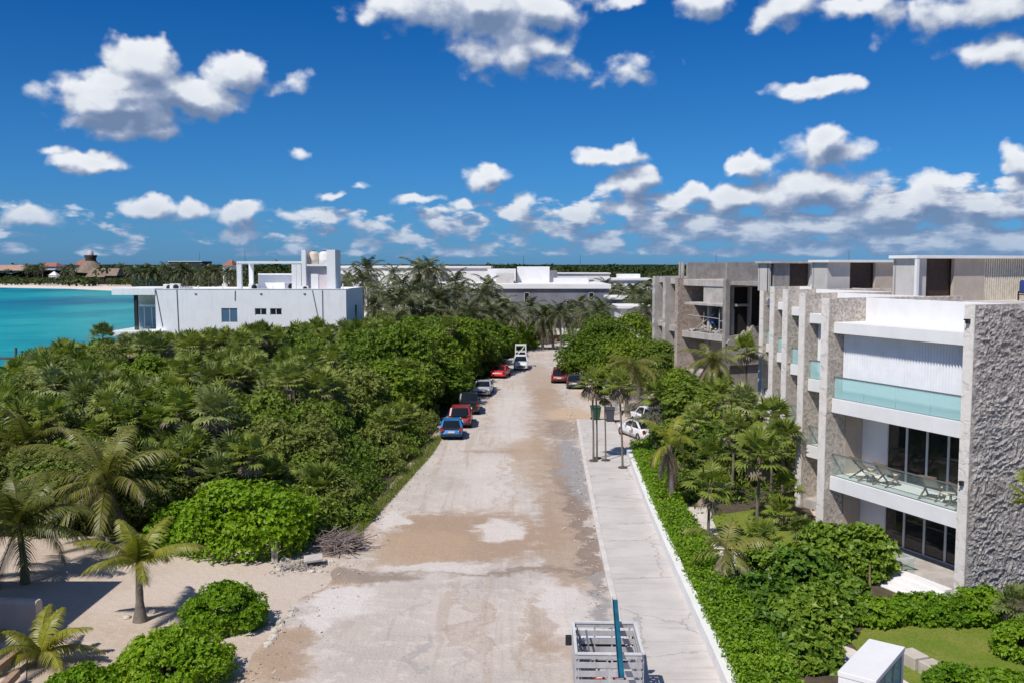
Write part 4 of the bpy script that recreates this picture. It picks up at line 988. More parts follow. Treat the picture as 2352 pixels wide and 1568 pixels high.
# load on the truck bed
ORG = pm('orange_tool_paint', (.55,.09,.04), .5, .15, 3)
def onbed(x, y, z): return sk.matrix_basis @ V((x,y,z)) if False else V((2.82,27.2,0)) + Matrix.Rotation(R(-1.5),4,'Z') @ V((x,y,z))
for i, (x, y, w_, lab) in enumerate(((-.35,-.55,.5,'orange crate on the truck bed at the left behind the tailgate'),(.35,-.6,.35,'small orange crate on the truck bed beside the teal beam'))):
    t = thing('crate', lab, 'crate', onbed(x,y,.975), R(8), 'orange crates on the truck bed'); c_ = MB()
    for z in (.05,.17,.29,.41):
        c_.box(-w_/2,w_/2,-.2,-.17,z,z+.08).box(-w_/2,w_/2,.17,.2,z,z+.08).box(-w_/2,-w_/2+.03,-.17,.17,z,z+.08).box(w_/2-.03,w_/2,-.17,.17,z,z+.08)
    c_.build('slats', ORG, t); MB().box(-w_/2,w_/2,-.2,.2,0,.04).build('base', ORG, t)
lad = thing('ladder', 'dark metal ladder leaning in the left corner of the truck cage', 'ladder', onbed(-.6,.25,.98)); l_ = MB()
for s_ in (0,.24): l_.bar((s_,0,0),(s_-.18,.75,1.3),.045)
for i in range(1,5): l_.bar((-.045*i,.15*i,.26*i),(.24-.045*i,.15*i,.26*i),.03)
l_.build('rails', STEEL, lad)
bag = MB().lathe([(.01,0),(.12,.02),(.15,.1),(.10,.2),(.03,.26),(.01,.26)], 12).build('white_bag', wht); bag.location = onbed(-.15,.3,.97); tag(bag, 'small white bag lying on the truck bed', 'bag')
TEALP = pm('teal_painted_steel', (.012,.13,.20), .5, .3, 1.5, spec=.5)
p1 = G(1427,1556,2.50); p2 = G(1412,1376,2.62)
bm_ = MB(); d_ = (p2-p1).normalized(); sx = d_.cross(V((0,0,1))).normalized()
bm_.bar(p1, p2, .15, .012); bm_.bar(p1+sx*.075+V((0,0,.04)), p2+sx*.075+V((0,0,.04)), .012, .09); bm_.bar(p1-sx*.075+V((0,0,.04)), p2-sx*.075+V((0,0,.04)), .012, .09)
tag(bm_.build('steel_beam', TEALP), 'long teal steel beam lying across the top of the truck cage', 'beam')
# ---------------------------------------------------------------- plants
LF_FAN = leafmat('fan_palm_leaf', (.07,.11,.018), (.20,.255,.045), (.44,.47,.13), .25, .45, .35)
LF_FANY = leafmat('fan_palm_leaf_young', (.09,.14,.02), (.20,.26,.04), (.34,.36,.07), .3, .45, .35)
LF_DEAD = leafmat('dead_palm_leaf', (.10,.075,.055), (.22,.17,.125), (.38,.32,.24), .1, .7, .2, .2, (.2,.15,.1,1))
LF_COCO = leafmat('coconut_leaf', (.07,.085,.015), (.155,.17,.03), (.31,.28,.07), .28, .42, .4)
LF_COCOF = leafmat('far_coconut_leaf', (.035,.05,.016), (.08,.10,.033), (.19,.20,.09), .2, .45, .35)
LF_COCOY = leafmat('yellow_coconut_leaf', (.13,.15,.02), (.26,.27,.03), (.42,.38,.06), .32, .42, .4)
LF_SHRUB = leafmat('shrub_leaf', (.035,.075,.010), (.115,.185,.02), (.30,.37,.05), .25, .5, .25)
LF_OLIVE = leafmat('olive_shrub_leaf', (.07,.10,.022), (.17,.21,.042), (.33,.36,.09), .25, .55, .22)
LF_BRIGHT = leafmat('bright_bush_leaf', (.07,.15,.006), (.175,.32,.010), (.38,.48,.02), .34, .45, .28)
LF_GRAPE = leafmat('sea_grape_leaf', (.03,.08,.010), (.10,.19,.016), (.26,.35,.035), .22, .42, .3)
LF_HEDGE = leafmat('hedge_leaf', (.05,.125,.007), (.145,.28,.012), (.31,.42,.026), .32, .45, .28)
LF_TREE = leafmat('street_tree_leaf', (.045,.09,.008), (.125,.205,.015), (.27,.35,.03), .28, .48, .25)
LF_GREY = leafmat('grey_shrub_leaf', (.08,.085,.055), (.16,.16,.105), (.27,.265,.185), .15, .65, .2)
LF_FAR = leafmat('far_forest_leaf', (.02,.034,.010), (.045,.066,.018), (.09,.11,.034), .12, .65, .15, .8)
BARK = pm('grey_bark', (.20,.17,.145), .95, .3, 3, bump=.02, bscale=14)
BARKD = pm('dark_bark', (.09,.07,.055), .95, .3, 3, bump=.02, bscale=14)
def rdir(r):
    z = r.uniform(-1, 1); a = r.uniform(0, 2*math.pi); q_ = math.sqrt(1-z*z)
    return V((q_*math.cos(a), q_*math.sin(a), z))
def leaf(b, p, d, nrm, L, W, mi=0):
    x = d.cross(nrm)
    if x.length < 1e-4: x = V((1,0,0))
    x.normalize(); n_ = x.cross(d)
    b.add([p, p + d*L*.45 + x*W*.5 + n_*W*.12, p + d*L - n_*L*.12, p + d*L*.45 - x*W*.5 + n_*W*.12], [(0,1,2,3)], mi, False)
def bush(seed, rx_, ry_, h, n, L, W, lumps=18, lsize=.36, base=0.0, inner=.2, up=.35, low=13):
    """leaf mass over a lumpy dome"""
    r = random.Random(seed); b = MB(); cs = []
    for i in range(lumps):
        d = rdir(r); d.z = abs(d.z)*.95 - .12
        k = r.uniform(.62, .86)
        cs.append((V((d.x*rx_*k, d.y*ry_*k, base + (h-base)*(.30 + .52*max(-.3, d.z)*1.05))), lsize*r.uniform(.7, 1.3)))
    cs.append((V((0,0,base+(h-base)*.55)), lsize*1.5))
    for i in range(low):
        a = 2*math.pi*i/low + r.uniform(-.2,.2); k = r.uniform(.68,.86)
        cs.append((V((rx_*k*math.cos(a), ry_*k*math.sin(a), base+(h-base)*r.uniform(.10,.26))), lsize*r.uniform(.75,1.1)))
    sc_ = (rx_+ry_)/2
    for i in range(int(n/2.6)):
        c, s_ = cs[r.randrange(len(cs))]
        d = rdir(r)
        if d.z < -.35: d.z *= -.6; d.normalize()
        rr = r.uniform(.25, .9) if r.random() < inner else r.uniform(.86, 1.06)
        p = c + V((d.x*s_*sc_, d.y*s_*sc_, d.z*s_*min(sc_, (h-base)*1.0)*.85))*rr
        if p.z < .03: p.z = r.uniform(.03, .3)
        nn = (d + V((0,0,up)) + rdir(r)*.6).normalized()
        t_ = rdir(r); t_ = (t_ - nn*t_.dot(nn)).normalized(); t2 = nn.cross(t_)
        m = r.choice((3, 4, 5)); k = r.uniform(.65, 1.3)
        for j in range(m):
            a = 2*math.pi*j/m + r.uniform(-.4, .4); q = k*r.uniform(.75, 1.15); el_ = r.uniform(.1, .75)
            dd = ((t_*math.cos(a) + t2*math.sin(a))*math.cos(el_) + nn*math.sin(el_)).normalized()
            leaf(b, p, dd, (nn*math.cos(el_) - (t_*math.cos(a) + t2*math.sin(a))*math.sin(el_)).normalized(), L*q, W*q)
    for i in range(int(n*.22)):
        a = r.uniform(0, 2*math.pi); z = base + (h-base)*.42*r.random(); k = r.uniform(.80, .97)*(.92 + .1*math.sin(a*3+seed)) + .04*noise.noise(V((a*2, z, seed)))
        d = V((math.cos(a), math.sin(a), .25)).normalized(); p = V((rx_*k*math.cos(a), ry_*k*math.sin(a), max(.03, z)))
        nn = (d + rdir(r)*.7).normalized(); t_ = rdir(r); t_ = (t_ - nn*t_.dot(nn)).normalized(); q = r.uniform(.65,1.2)
        leaf(b, p, t_, nn, L*q, W*q)
    return b
def stems(seed, rx_, h, n=7, rad=.05):
    r = random.Random(seed); b = MB()
    for i in range(n):
        a = r.uniform(0, 6.28); k = r.uniform(.15,.6)
        b.tube([(0.1*math.cos(a),.1*math.sin(a),0),(rx_*.4*k*math.cos(a),rx_*.4*k*math.sin(a),h*.3),(rx_*k*math.cos(a+.3),rx_*k*math.sin(a+.3),h*.62)], [rad,rad*.75,rad*.4], 5)
    return b
def fan(seed, n=24, R_=.6, pet=.75, dead=6, blades=13, upright=1.0):
    r = random.Random(seed); b = MB()
    for i in range(n + dead):
        isd = i >= n
        a = i*2.39996 + r.uniform(-.3,.3)
        u = i/max(1, n-1)
        e = R(82) - R(105)*min(1, u)**.9*upright if not isd else R(r.uniform(-75,-40))
        e += r.uniform(-.12,.12)
        d = V((math.cos(a)*math.cos(e), math.sin(a)*math.cos(e), math.sin(e)))
        pl = pet*r.uniform(.75,1.15)*(.8 if isd else 1)
        p0 = V((0,0,0)); p1 = d*pl + V((0,0,-.06*pl))
        side = d.cross(V((0,0,1))); side = side.normalized() if side.length > .01 else V((1,0,0)); nn = side.cross(d).normalized()
        b.add([p0+side*.012, p0-side*.012, p1-side*.010, p1+side*.010], [(0,1,2,3)], 1 if isd else 0)
        droop = .25 + .5*max(0, -math.sin(e)) if not isd else .8
        rr = R_*r.uniform(.85,1.15)*(.85 if isd else 1)
        tilt = r.uniform(-.5,.5)
        d2 = (d + nn*r.uniform(-.25,.35)).normalized(); sd_ = (side + nn*tilt*.4).normalized()
        for k in range(blades):
            th_ = R(-115 + 230*k/(blades-1)) + r.uniform(-.04,.04)
            bd = (d2*math.cos(th_) + sd_*math.sin(th_)).normalized()
            ln = rr*(1 - .25*abs(th_)/2.0)*r.uniform(.92,1.06)
            w_ = d2.cross(sd_).cross(bd).normalized()*(.052*R_/.6)
            q1 = p1 + bd*ln*.55 + nn*.03; q2 = p1 + bd*ln + V((0,0,-droop*ln*.35))
            b.add([p1, q1 + w_, q2, q1 - w_], [(0,1,2,3)], 1 if isd else 0)
    return b
def coco(seed, n=18, ln=3.0, lf=.62, e_hi=78, e_lo=-25, st=24, droop=1.25, wd=.05, dead=0, sparse=1.0):
    r = random.Random(seed); b = MB()
    for i in range(n + dead):
        isd = i >= n; mi = 1 if isd else 0
        a = i*2.39996 + r.uniform(-.25,.25); u = i/max(1, n-1)
        e = R(e_hi + (e_lo-e_hi)*u**.85 + r.uniform(-8,8)) if not isd else R(r.uniform(-80,-55))
        L = ln*r.uniform(.82,1.1)*(.8 if u < .12 else 1); m_ = st; step = L/m_
        p = V((0,0,0)); pts = [p.copy()]; tw = r.uniform(-.5,.5)
        sd_ = r.uniform(-.35,.35)
        for k in range(m_):
            v = k/m_
            e2 = e - droop*(v**1.6)*(1 if e > -.9 else .3) 
            a2 = a + sd_*v
            p = p + V((math.cos(a2)*math.cos(e2), math.sin(a2)*math.cos(e2), math.sin(e2)))*step
            pts.append(p.copy())
        b.tube(pts[::3] + ([pts[-1]] if (m_ % 3) else []), [.035*(1-.85*k/(len(pts[::3])+1)) for k in range(len(pts[::3]) + (1 if m_ % 3 else 0))], 3, mi, cap=False)
        for k in range(3, m_+1):
            v = k/m_; t_ = (pts[k]-pts[k-1]).normalized()
            s_ = t_.cross(V((0,0,1)));  s_ = s_.normalized() if s_.length > .02 else V((math.sin(a),-math.cos(a),0)); up = s_.cross(t_)
            for sg in (-1, 1):
                if r.random() > sparse: continue
                l = lf*(.30 + .78*math.sin(math.pi*min(1, .12+v*.86)**.85))*r.uniform(.85,1.1)
                dd = (s_*sg*(.92) + t_*(.55+.5*v) + up*(.10+tw*sg*.3) + V((0,0,-.32-.35*r.random()))).normalized()
                mid = pts[k] + dd*l*.5; tip = pts[k] + dd*l*.95 + V((0,0,-.30*l))
                hw = t_*wd*.5
                b.add([pts[k]-hw, pts[k]+hw, mid+hw*.85, tip, mid-hw*.85], [(0,1,2,4),(4,2,3)], 1 if (u > .45 and r.random() < .05 + .30*(u-.45) + .15*(v > .85)) else mi)
    return b
def ringtrunk(h, r0, r1, lean=(0,0), bulge=0, n=9, seed=0):
    pts = []; rad = []; k = max(6, int(h*3)); r = random.Random(seed)
    for i in range(k+1):
        u = i/k; pts.append((lean[0]*u*u, lean[1]*u*u, h*u)); rad.append((r0+(r1-r0)*u + bulge*math.exp(-(u/.16)**2))*(1+.06*(i % 2)))
    return MB().tube(pts, rad, n)

LF_FANG = leafmat('grey_fan_palm_leaf', (.07,.10,.028), (.19,.235,.065), (.43,.46,.19), .2, .45, .35)
FANS = [fan(i, 28+2*i, .46+.04*(i % 3), .62, 6+i % 4, 12).mesh('fan_crown', [LF_FANG if i in (1, 4) else LF_FAN, LF_DEAD]) for i in range(6)]
FANSY = [fan(20+i, 26, .52, .66, 4).mesh('fan_crown', [LF_FANY, LF_DEAD]) for i in range(3)]
FANB = [fan(30+i, 20, .62, .62, 16).mesh('fan_crown', [LF_FANY, LF_DEAD]) for i in range(2)]
TRK = MB().tube([(0,0,0),(.02,0,.35),(0,.02,.7),(0,0,1)], [.075,.062,.06,.055], 7).mesh('thin_trunk', BARK)
def obj_of(name, me, parent=None):
    o = bpy.data.objects.new(name, me); COL.objects.link(o)
    if parent: o.parent = parent
    return o
rnd = random.Random(11)
def fanpalm(x, y, h, s, label, me=None, group=None, z=0.0, lean=0.0):
    """h = height of the crown's heart above the ground, s = crown scale"""
    t = thing('fan_palm', label, 'palm', (x, y, z), rnd.uniform(0, 6.28), group)
    c = obj_of('crown', me or rnd.choice(FANS), t); c.location = (lean, 0, h); c.scale = (s, s, s); c.rotation_euler = (rnd.uniform(-.12,.12), rnd.uniform(-.12,.12), 0)
    k = obj_of('trunk', TRK, t); k.scale = (max(.8, s*.9), max(.8, s*.9), h); k.rotation_euler = (0, math.atan2(lean, h), 0)
    return t
def shrub(x, y, me, sx, sz, label, cat='shrub', name='shrub', group=None, st=None, z=0.0, sy=None):
    t = thing(name, label, cat, (x, y, z), rnd.uniform(0, 6.28) if sy is None else 0, group)
    c = obj_of('foliage', me, t); c.scale = (sx, sy or sx, sz)
    k = obj_of('stems', st or STEM, t); k.scale = (sx, sy or sx, sz)
    return t
STEM = stems(1, 1, 1, 8, .03).mesh('stems', BARKD)
SH = [bush(40+i, 1, 1, 1, 3600, .09, .062, 18, .34).mesh('shrub_foliage', LF_SHRUB) for i in range(4)]
SHO = [bush(50+i, 1, 1, 1, 3600, .085, .045, 18, .33).mesh('shrub_foliage', LF_OLIVE) for i in range(3)]
SHT = [bush(60+i, 1, 1, 1, 4200, .075, .055, 24, .3).mesh('shrub_foliage', LF_TREE) for i in range(3)]
SHG = [bush(66+i, 1, 1, 1, 2400, .09, .04, 16, .34).mesh('shrub_foliage', LF_GREY) for i in range(2)]
def tall(seed, mat, n=5600, L=.088, W=.06):
    b = bush(seed, 1, 1, 2.3, n, L, W, 26, .34, .75, .15, .45, 7)
    low_ = bush(seed+500, .8, .8, 1.3, n//4, L, W, 8, .34); b.add(low_.v, low_.f)
    return b.mesh('shrub_foliage', mat)
TSH = [tall(140+i, LF_SHRUB) for i in range(4)]; TSO = [tall(150+i, LF_OLIVE, 5600, .085, .045) for i in range(3)]; TST = [tall(160+i, LF_TREE) for i in range(3)]
TALL = {id(SH): TSH, id(SHO): TSO, id(SHT): TST}
def pick(r_, fam, w_, h):
    """a foliage mesh and its scales: tall shapes for plants higher than wide"""
    if h > 1.5*w_ and id(fam) in TALL: return r_.choice(TALL[id(fam)]), w_, h/2.3
    return r_.choice(fam), w_, h
# ---- coconut palms
CO_NEAR = [coco(70+i, 18+i, 3.5, .85, 86, -18, 42, 1.25, .065, 1).mesh('palm_crown', [LF_COCO, LF_DEAD]) for i in range(3)]
CO_MID = [coco(80+i, 19, 3.3, .85, 84, -45, 20, 1.35, .12, 4, .95).mesh('palm_crown', [LF_COCOF, LF_DEAD]) for i in range(4)]
CO_DROOP = [coco(98+i, 17, 3.1, .8, 42, -50, 36, 1.0, .06, 3).mesh('palm_crown', [LF_COCO, LF_DEAD]) for i in range(2)]
CO_Y = [coco(90+i, 11+i, 2.45, .62, 80, 2, 44, 1.05, .06, 0).mesh('palm_crown', [LF_COCOY, LF_DEAD]) for i in range(2)]
CO_SP = [coco(95, 7, 2.2, .6, 84, -25, 30, 1.5, .07, 4, .95).mesh('palm_crown', [LF_COCOY, LF_DEAD]), coco(96, 9, 2.0, .6, 76, -30, 30, 1.5, .06, 2, .9).mesh('palm_crown', [LF_COCO, LF_DEAD])]
def cocopalm(px, py, Y, label, me, s=1.0, group=None, lean=(0,0), r0=.16, r1=.11, bulge=.05, rz=None, nuts=False):
    p = P(px, py, Y)
    t = thing('coconut_palm', label, 'palm', (p.x-lean[0], Y-lean[1], 0), 0, group)
    ringtrunk(p.z, r0, r1, lean, bulge).build('trunk', BARK, t)
    c = obj_of('crown', me, t); c.location = (lean[0], lean[1], p.z); c.scale = (s, s, s); c.rotation_euler = (0, 0, rnd.uniform(0,6.28) if rz is None else rz)
    if nuts:
        n_ = MB()
        for i in range(9):
            a = i*.7; n_.lathe([(.01,-.13),(.09,-.07),(.11,.0),(.08,.08),(.01,.12)], 8, (.2*math.cos(a)+lean[0], .2*math.sin(a)+lean[1], p.z-.22-.1*(i % 3)))
        n_.build('coconuts', BARKD, t)
    return t
cocopalm(243, 1108, 44.6, 'large coconut palm with arching fronds in front of the left thicket', CO_NEAR[0], 1.18, lean=(.2,.3), nuts=True, rz=.6)
cocopalm(42, 1205, 39.2, 'coconut palm with drooping fronds cut by the left edge of the photo', CO_NEAR[1], 1.0, lean=(-.3,.2), rz=2.2)
cocopalm(60, 1030, 52.0, 'tall coconut palm deep in the thicket behind the left edge palm', CO_NEAR[2], 1.05, rz=4)
cocopalm(318, 1290, 34.8, 'young yellow-green coconut palm with a swollen base standing on the sand', CO_Y[0], 1.0, r0=.17, r1=.10, bulge=.12, rz=2.62)
cocopalm(93, 1497, 30.8, 'small yellow coconut palm with torn fronds beside the beige wall', CO_Y[1], .82, r0=.14, r1=.11, bulge=.08, rz=1.2)
cocopalm(1538, 1020, 50.7, 'leaning bare-trunked palm with one long upright frond rising from the hedge', CO_SP[0], 1.05, lean=(-.15,.1), r0=.22, r1=.16, rz=.5)
cocopalm(1668, 1262, 37.6, 'short palm with thin curved fronds rising from the hedge by the path', CO_SP[1], 1.0, r0=.14, r1=.11, rz=1.0)
cocopalm(1452, 832, 85, 'coconut palm with tan drooping fronds in front of the round street tree', CO_DROOP[1], 1.15, lean=(.5,.2), rz=3.3)
cocopalm(1636, 818, 79, 'coconut palm standing before the open floors of the unfinished building', CO_DROOP[0], 1.0, lean=(.3,.0), rz=1.9)
MIDP = [(845,603,150),(833,628,142),(905,612,170),(962,606,150),(985,600,148),(1000,612,156),(870,652,138),(890,668,132),(925,640,146),(948,655,140),(980,650,150),(1003,668,140),(915,690,128),(950,690,130),(985,705,130),(860,690,128),(1047,632,165),(1058,648,160),(1104,660,146),(1120,640,170),
        (1285,700,146),(1262,712,150),(1308,708,150),(1372,700,140),(1385,690,150),(1392,640,230),(1410,650,220),(1455,660,160),(1470,668,150),(1485,690,138),(1490,645,190),(1352,640,260),(1428,655,190),(1020,690,140),(1075,690,150),(905,725,118),(1150,690,150),(1180,705,146),(1218,690,158),(1245,712,150),(1128,700,140),(1330,690,160),(1350,712,146),(1010,672,150),(1085,712,138),(780,640,165),(800,625,175)]
MLAB = 'slender dark-fronded coconut palm in the palm groves around the grey hotel'
for i, (px, py, Y) in enumerate(MIDP):
    cocopalm(px, py+18, Y, MLAB, CO_MID[i % 4], rnd.uniform(.95,1.3), group='coconut palms around the grey hotel', lean=(rnd.uniform(-.8,.8), 0), r0=.2, r1=.13)
# ---- thicket between the road and the white house
SIL = [(-200,930),(0,866),(60,826),(150,790),(235,754),(262,772),(475,768),(540,752),(600,744),(700,738),(800,746),(835,735),(900,722),(1000,712),(1100,722),(1180,738),(1245,765),(1300,790)]
def sil(px):
    for (a, c), (d, e) in zip(SIL, SIL[1:]):
        if px <= d: return c + (e-c)*max(0, (px-a))/(d-a)
    return SIL[-1][1]
def road_left(y):
    for (xa,ya),(xb,yb) in zip(ROADL, ROADL[1:]):
        if y <= yb: return xa + (xb-xa)*max(0,(y-ya))/(yb-ya)
    return ROADL[-1][0]
def pix(x, y, z):
    d = y*_c - (z-CAMZ)*_s; return 1176 + FPX*x/d, 784 - FPX*(y*_s + (z-CAMZ)*_c)/d
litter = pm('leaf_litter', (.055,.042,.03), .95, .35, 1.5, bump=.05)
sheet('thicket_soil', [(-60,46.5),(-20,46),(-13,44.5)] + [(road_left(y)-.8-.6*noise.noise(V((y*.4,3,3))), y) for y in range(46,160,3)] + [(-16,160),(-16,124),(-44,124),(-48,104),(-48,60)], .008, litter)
LT_FAN = 'fan palm packed in the dense thicket between the road and the white seaside house'
LT_SH = 'leafy green shrub packed in the thicket between the road and the white seaside house'
LT_OL = 'olive-green shrub packed in the thicket between the road and the white seaside house'
LT_TR = 'dark broadleaf tree among the bushes along the left side of the street'
r = random.Random(5); y = 47.0; row = 0; npl = 0
und = []
while y < 152:
    stp = 2.3 + (y-47)*.019
    x = -.60*y - 3 + (row % 2)*stp*.5
    xr = road_left(y) - 2.4
    while x < xr:
        xx = x + r.uniform(-.35,.35)*stp; yy = y + r.uniform(-.35,.35)*stp
        x += stp
        if yy > 106 and xx < -17.5: continue
        if xx < -47 or (yy > 98 and xx < -44): continue
        px, _ = pix(xx, yy, 5)
        if px < -60: continue
        hmax = CAMZ - (sil(px)-608)/FPX*yy
        if hmax < 1.8: continue
        dist_road = xr - xx
        base_h = r.uniform(4.3, 6.2)
        if yy < 52: base_h = r.uniform(3.2, 4.6)
        if yy > 85: base_h = hmax*r.uniform(.82, 1.0)
        if dist_road < 3.0 and yy < 78: base_h = min(base_h, r.uniform(2.0, 3.2))
        h = min(base_h, hmax*r.uniform(.88,1.0))
        kind = noise.noise(V((xx*.11, yy*.11, 2))) + r.uniform(-.28,.28)
        zone_tree = (xx > -15 and yy > 76) or (dist_road < 4)
        if zone_tree: kind += .4
        npl += 1
        if kind < .11:
            me = r.choice(FANS if r.random() < .72 else FANSY)
            fp = fanpalm(xx, yy, max(1.2, h-.5), r.uniform(1.05,1.6)*(1+.003*(yy-47)), LT_FAN, me, 'fan palms in the left thicket')
            if r.random() < .55:
                a_ = r.uniform(0, 6.28); c2 = obj_of('crown', r.choice(FANS), fp); k2 = r.uniform(.8,1.25); c2.scale = (k2,k2,k2); c2.location = (1.1*math.cos(a_), 1.1*math.sin(a_), max(.8, h-r.uniform(1.1,2.0)))
        else:
            w_ = r.uniform(1.6, 2.5)*(1+.004*(yy-47))
            if zone_tree and yy > 76: m_ = pick(r, SHT if r.random() < .65 else SH, w_*1.15, h); shrub(xx, yy, *m_, LT_TR, 'tree', 'broadleaf_tree', 'trees on the left side of the street')
            elif r.random() < .4: m_ = pick(r, SHO, w_, h); shrub(xx, yy, *m_, LT_OL, group='olive shrubs in the left thicket')
            else: m_ = pick(r, SH, w_, h); shrub(xx, yy, *m_, LT_SH, group='green shrubs in the left thicket')
        und.append((xx, yy, min(h*.62, 3.4)))
    y += stp*.86; row += 1
print('thicket plants', npl)
b = MB(); r = random.Random(8)
for (x, y, h) in und:
    for i in range(70):
        d = rdir(r); p = V((x + r.gauss(0,1.0), y + r.gauss(0,1.0), r.uniform(.1, h)))
        leaf(b, p, rdir(r), (d+V((0,0,.6))).normalized(), r.uniform(.25,.5), r.uniform(.12,.24))
o = b.build('undergrowth', LF_SHRUB); struct(o, 'stuff')
for i, (px, py, Y, w_, lab) in enumerate(((800,830,72,2.9,'rounded bright tree rising from the thicket left of the parked cars'),(930,800,84,3.2,'dark broad tree overhanging the silver parked car'),(1010,815,90,3.0,'leafy tree beside the black pickup'),(560,800,80,2.8,'yellow-green tree in the middle of the thicket'),(330,810,78,2.5,'yellow-green shrub crest below the sea-side terrace'),(690,790,88,2.8,'light green tree crest in front of the white house windows'),(140,860,66,2.2,'yellow-green shrub crest near the sea at the left'),(470,900,60,2.2,'light green shrub crest deep in the thicket'),(640,930,58,2.3,'bright shrub crest above the dark gap in the thicket'))):
    p = P(px, py, Y); m_ = pick(r, SHT if i % 3 else SHO, w_, p.z); shrub(p.x, Y, *m_, lab, 'tree', 'broadleaf_tree')
# ---- bushes standing out along the left side
def ownbush(px, py, rx_, ry_, h, n, L, W, mat, label, lumps=26, ls=.3, name='bush', cat='bush', seed=1, dy=0):
    p = G(px, py); t = thing(name, label, cat, (p.x, p.y+dy, 0))
    bush(seed, rx_, ry_, h, n, L, W, lumps, ls).build('foliage', mat, t)
    k = obj_of('stems', STEM, t); k.scale = (rx_, ry_, h)
    return t
ownbush(540, 1285, 3.3, 2.6, 3.7, 11000, .17, .12, LF_BRIGHT, 'big bright green rounded bush at the front of the thicket', 34, .3, seed=3, dy=1.6)
ownbush(395, 1285, 1.9, 1.6, 2.2, 4200, .16, .11, LF_BRIGHT, 'bright bush between the large coconut palm and the big rounded bush', 22, .32, seed=4, dy=1.9)
ownbush(745, 1185, 2.1, 1.9, 2.7, 5200, .15, .07, LF_OLIVE, 'pale olive feathery bush right of the big bright bush', 26, .3, seed=5)
ownbush(690, 1235, 1.6, 1.4, 1.9, 3600, .13, .08, LF_SHRUB, 'low dark bush between the bright bush and the pale olive bush', 20, .32, seed=6)
ownbush(500, 1462, 1.62, 1.35, 1.85, 9500, .115, .08, LF_BRIGHT, 'clipped dome-shaped bush on the sand beside the row of stones', 46, .22, seed=7, dy=1.0)
ownbush(365, 1600, 2.05, 1.75, 1.75, 11000, .115, .08, LF_BRIGHT, 'wide clipped bush in the bottom left corner in front of the dome-shaped bush', 50, .22, seed=8, dy=1.3)
ownbush(170, 1622, 1.35, 1.0, .95, 4500, .11, .075, LF_BRIGHT, 'low clipped bush at the foot of the small yellow palm', 30, .26, seed=9, dy=.7)
EDGE = [(835,1190,1.2,1.1,LF_SHRUB),(860,1135,1.3,1.5,LF_SHRUB),(905,1085,1.4,1.7,LF_OLIVE),(940,1050,1.3,1.9,LF_SHRUB),(965,1018,1.3,1.9,LF_SHRUB),(985,990,1.4,2.0,LF_OLIVE),(800,1165,1.5,1.9,LF_SHRUB),(850,1085,1.6,2.3,LF_SHRUB)]
for i, (px, py, w_, h, mt) in enumerate(EDGE):
    p = G(px, py); t = thing('bush', 'low bush spilling onto the left edge of the dirt road', 'bush', (p.x-.6, p.y, 0), 0, 'bushes along the left road edge')
    bush(100+i, w_, w_*1.2, h, 2600, .12, .07, 18, .34).build('foliage', mt, t); k = obj_of('stems', STEM, t); k.scale = (w_, w_, h)
# grass verge on the left edge of the road
b = MB(); r = random.Random(3)
for i in range(9000):
    u = r.random(); y = 43.5 + 30*u**1.4; x = road_left(y) - abs(r.gauss(0,.55)) + .15
    d = V((r.uniform(-.5,.5), r.uniform(-.5,.5), 1)).normalized(); l = r.uniform(.12,.38)
    s_ = V((r.uniform(-1,1), r.uniform(-1,1), 0)).normalized()*.018
    b.add([V((x,y,0))-s_, V((x,y,0))+s_, V((x,y,0))+d*l], [(0,1,2)])
struct(b.build('grass', LF_OLIVE), 'stuff')
# ---- street trees on the right
def tree(name, label, x, y, rx_, h, base, n, mat, seed, L=.2, W=.14, th=None, cat='tree', lumps=30, ls=.3, group=None):
    t = thing(name, label, cat, (x, y, 0), 0, group)
    bush(seed, rx_, rx_*.95, h, n, L, W, lumps, ls, base).build('crown', mat, t)
    rr = random.Random(seed); tb = MB(); hh = base + (h-base)*.35
    tb.tube([(0,0,0),(.1,.05,hh*.5),(0,.1,hh)], [.22,.17,.13], 8)
    for i in range(6):
        a = i*1.05 + rr.uniform(-.3,.3); k = rx_*rr.uniform(.45,.7)
        tb.tube([(0,.1,hh*.75),(k*.5*math.cos(a),k*.5*math.sin(a),hh*1.05),(k*math.cos(a),k*math.sin(a),base+(h-base)*.6)], [.11,.08,.03], 6)
    tb.build('trunk', BARK, t)
    return t
tree('street_tree', 'largest part of the round bright green canopy right of the street', 11.0, 107, 5.6, 8.3, .5, 26000, LF_TREE, 201, .19, .13)
tree('street_tree', 'tall green tree at the back of the round canopy right of the street', 15.2, 111, 5.2, 8.8, .6, 22000, LF_TREE, 202, .19, .13)
tree('street_tree', 'low leafy tree hanging over the dark red car on the right', 9.4, 111.5, 3.4, 5.4, .5, 13000, LF_TREE, 203, .18, .12)
tree('street_tree', 'low full part of the round canopy above the tan-fronded palm', 13.2, 101, 4.2, 6.4, .4, 16000, LF_TREE, 206, .18, .12)
tree('street_tree', 'greyish green tree leaning against the unfinished building', 14.9, 97, 3.2, 6.6, .4, 13000, LF_SHRUB, 204, .17, .11)
tree('street_tree', 'dull olive tree below the round canopy beside the tan-fronded palm', 13.0, 92, 3.0, 4.2, .2, 10000, LF_OLIVE, 205, .16, .08)
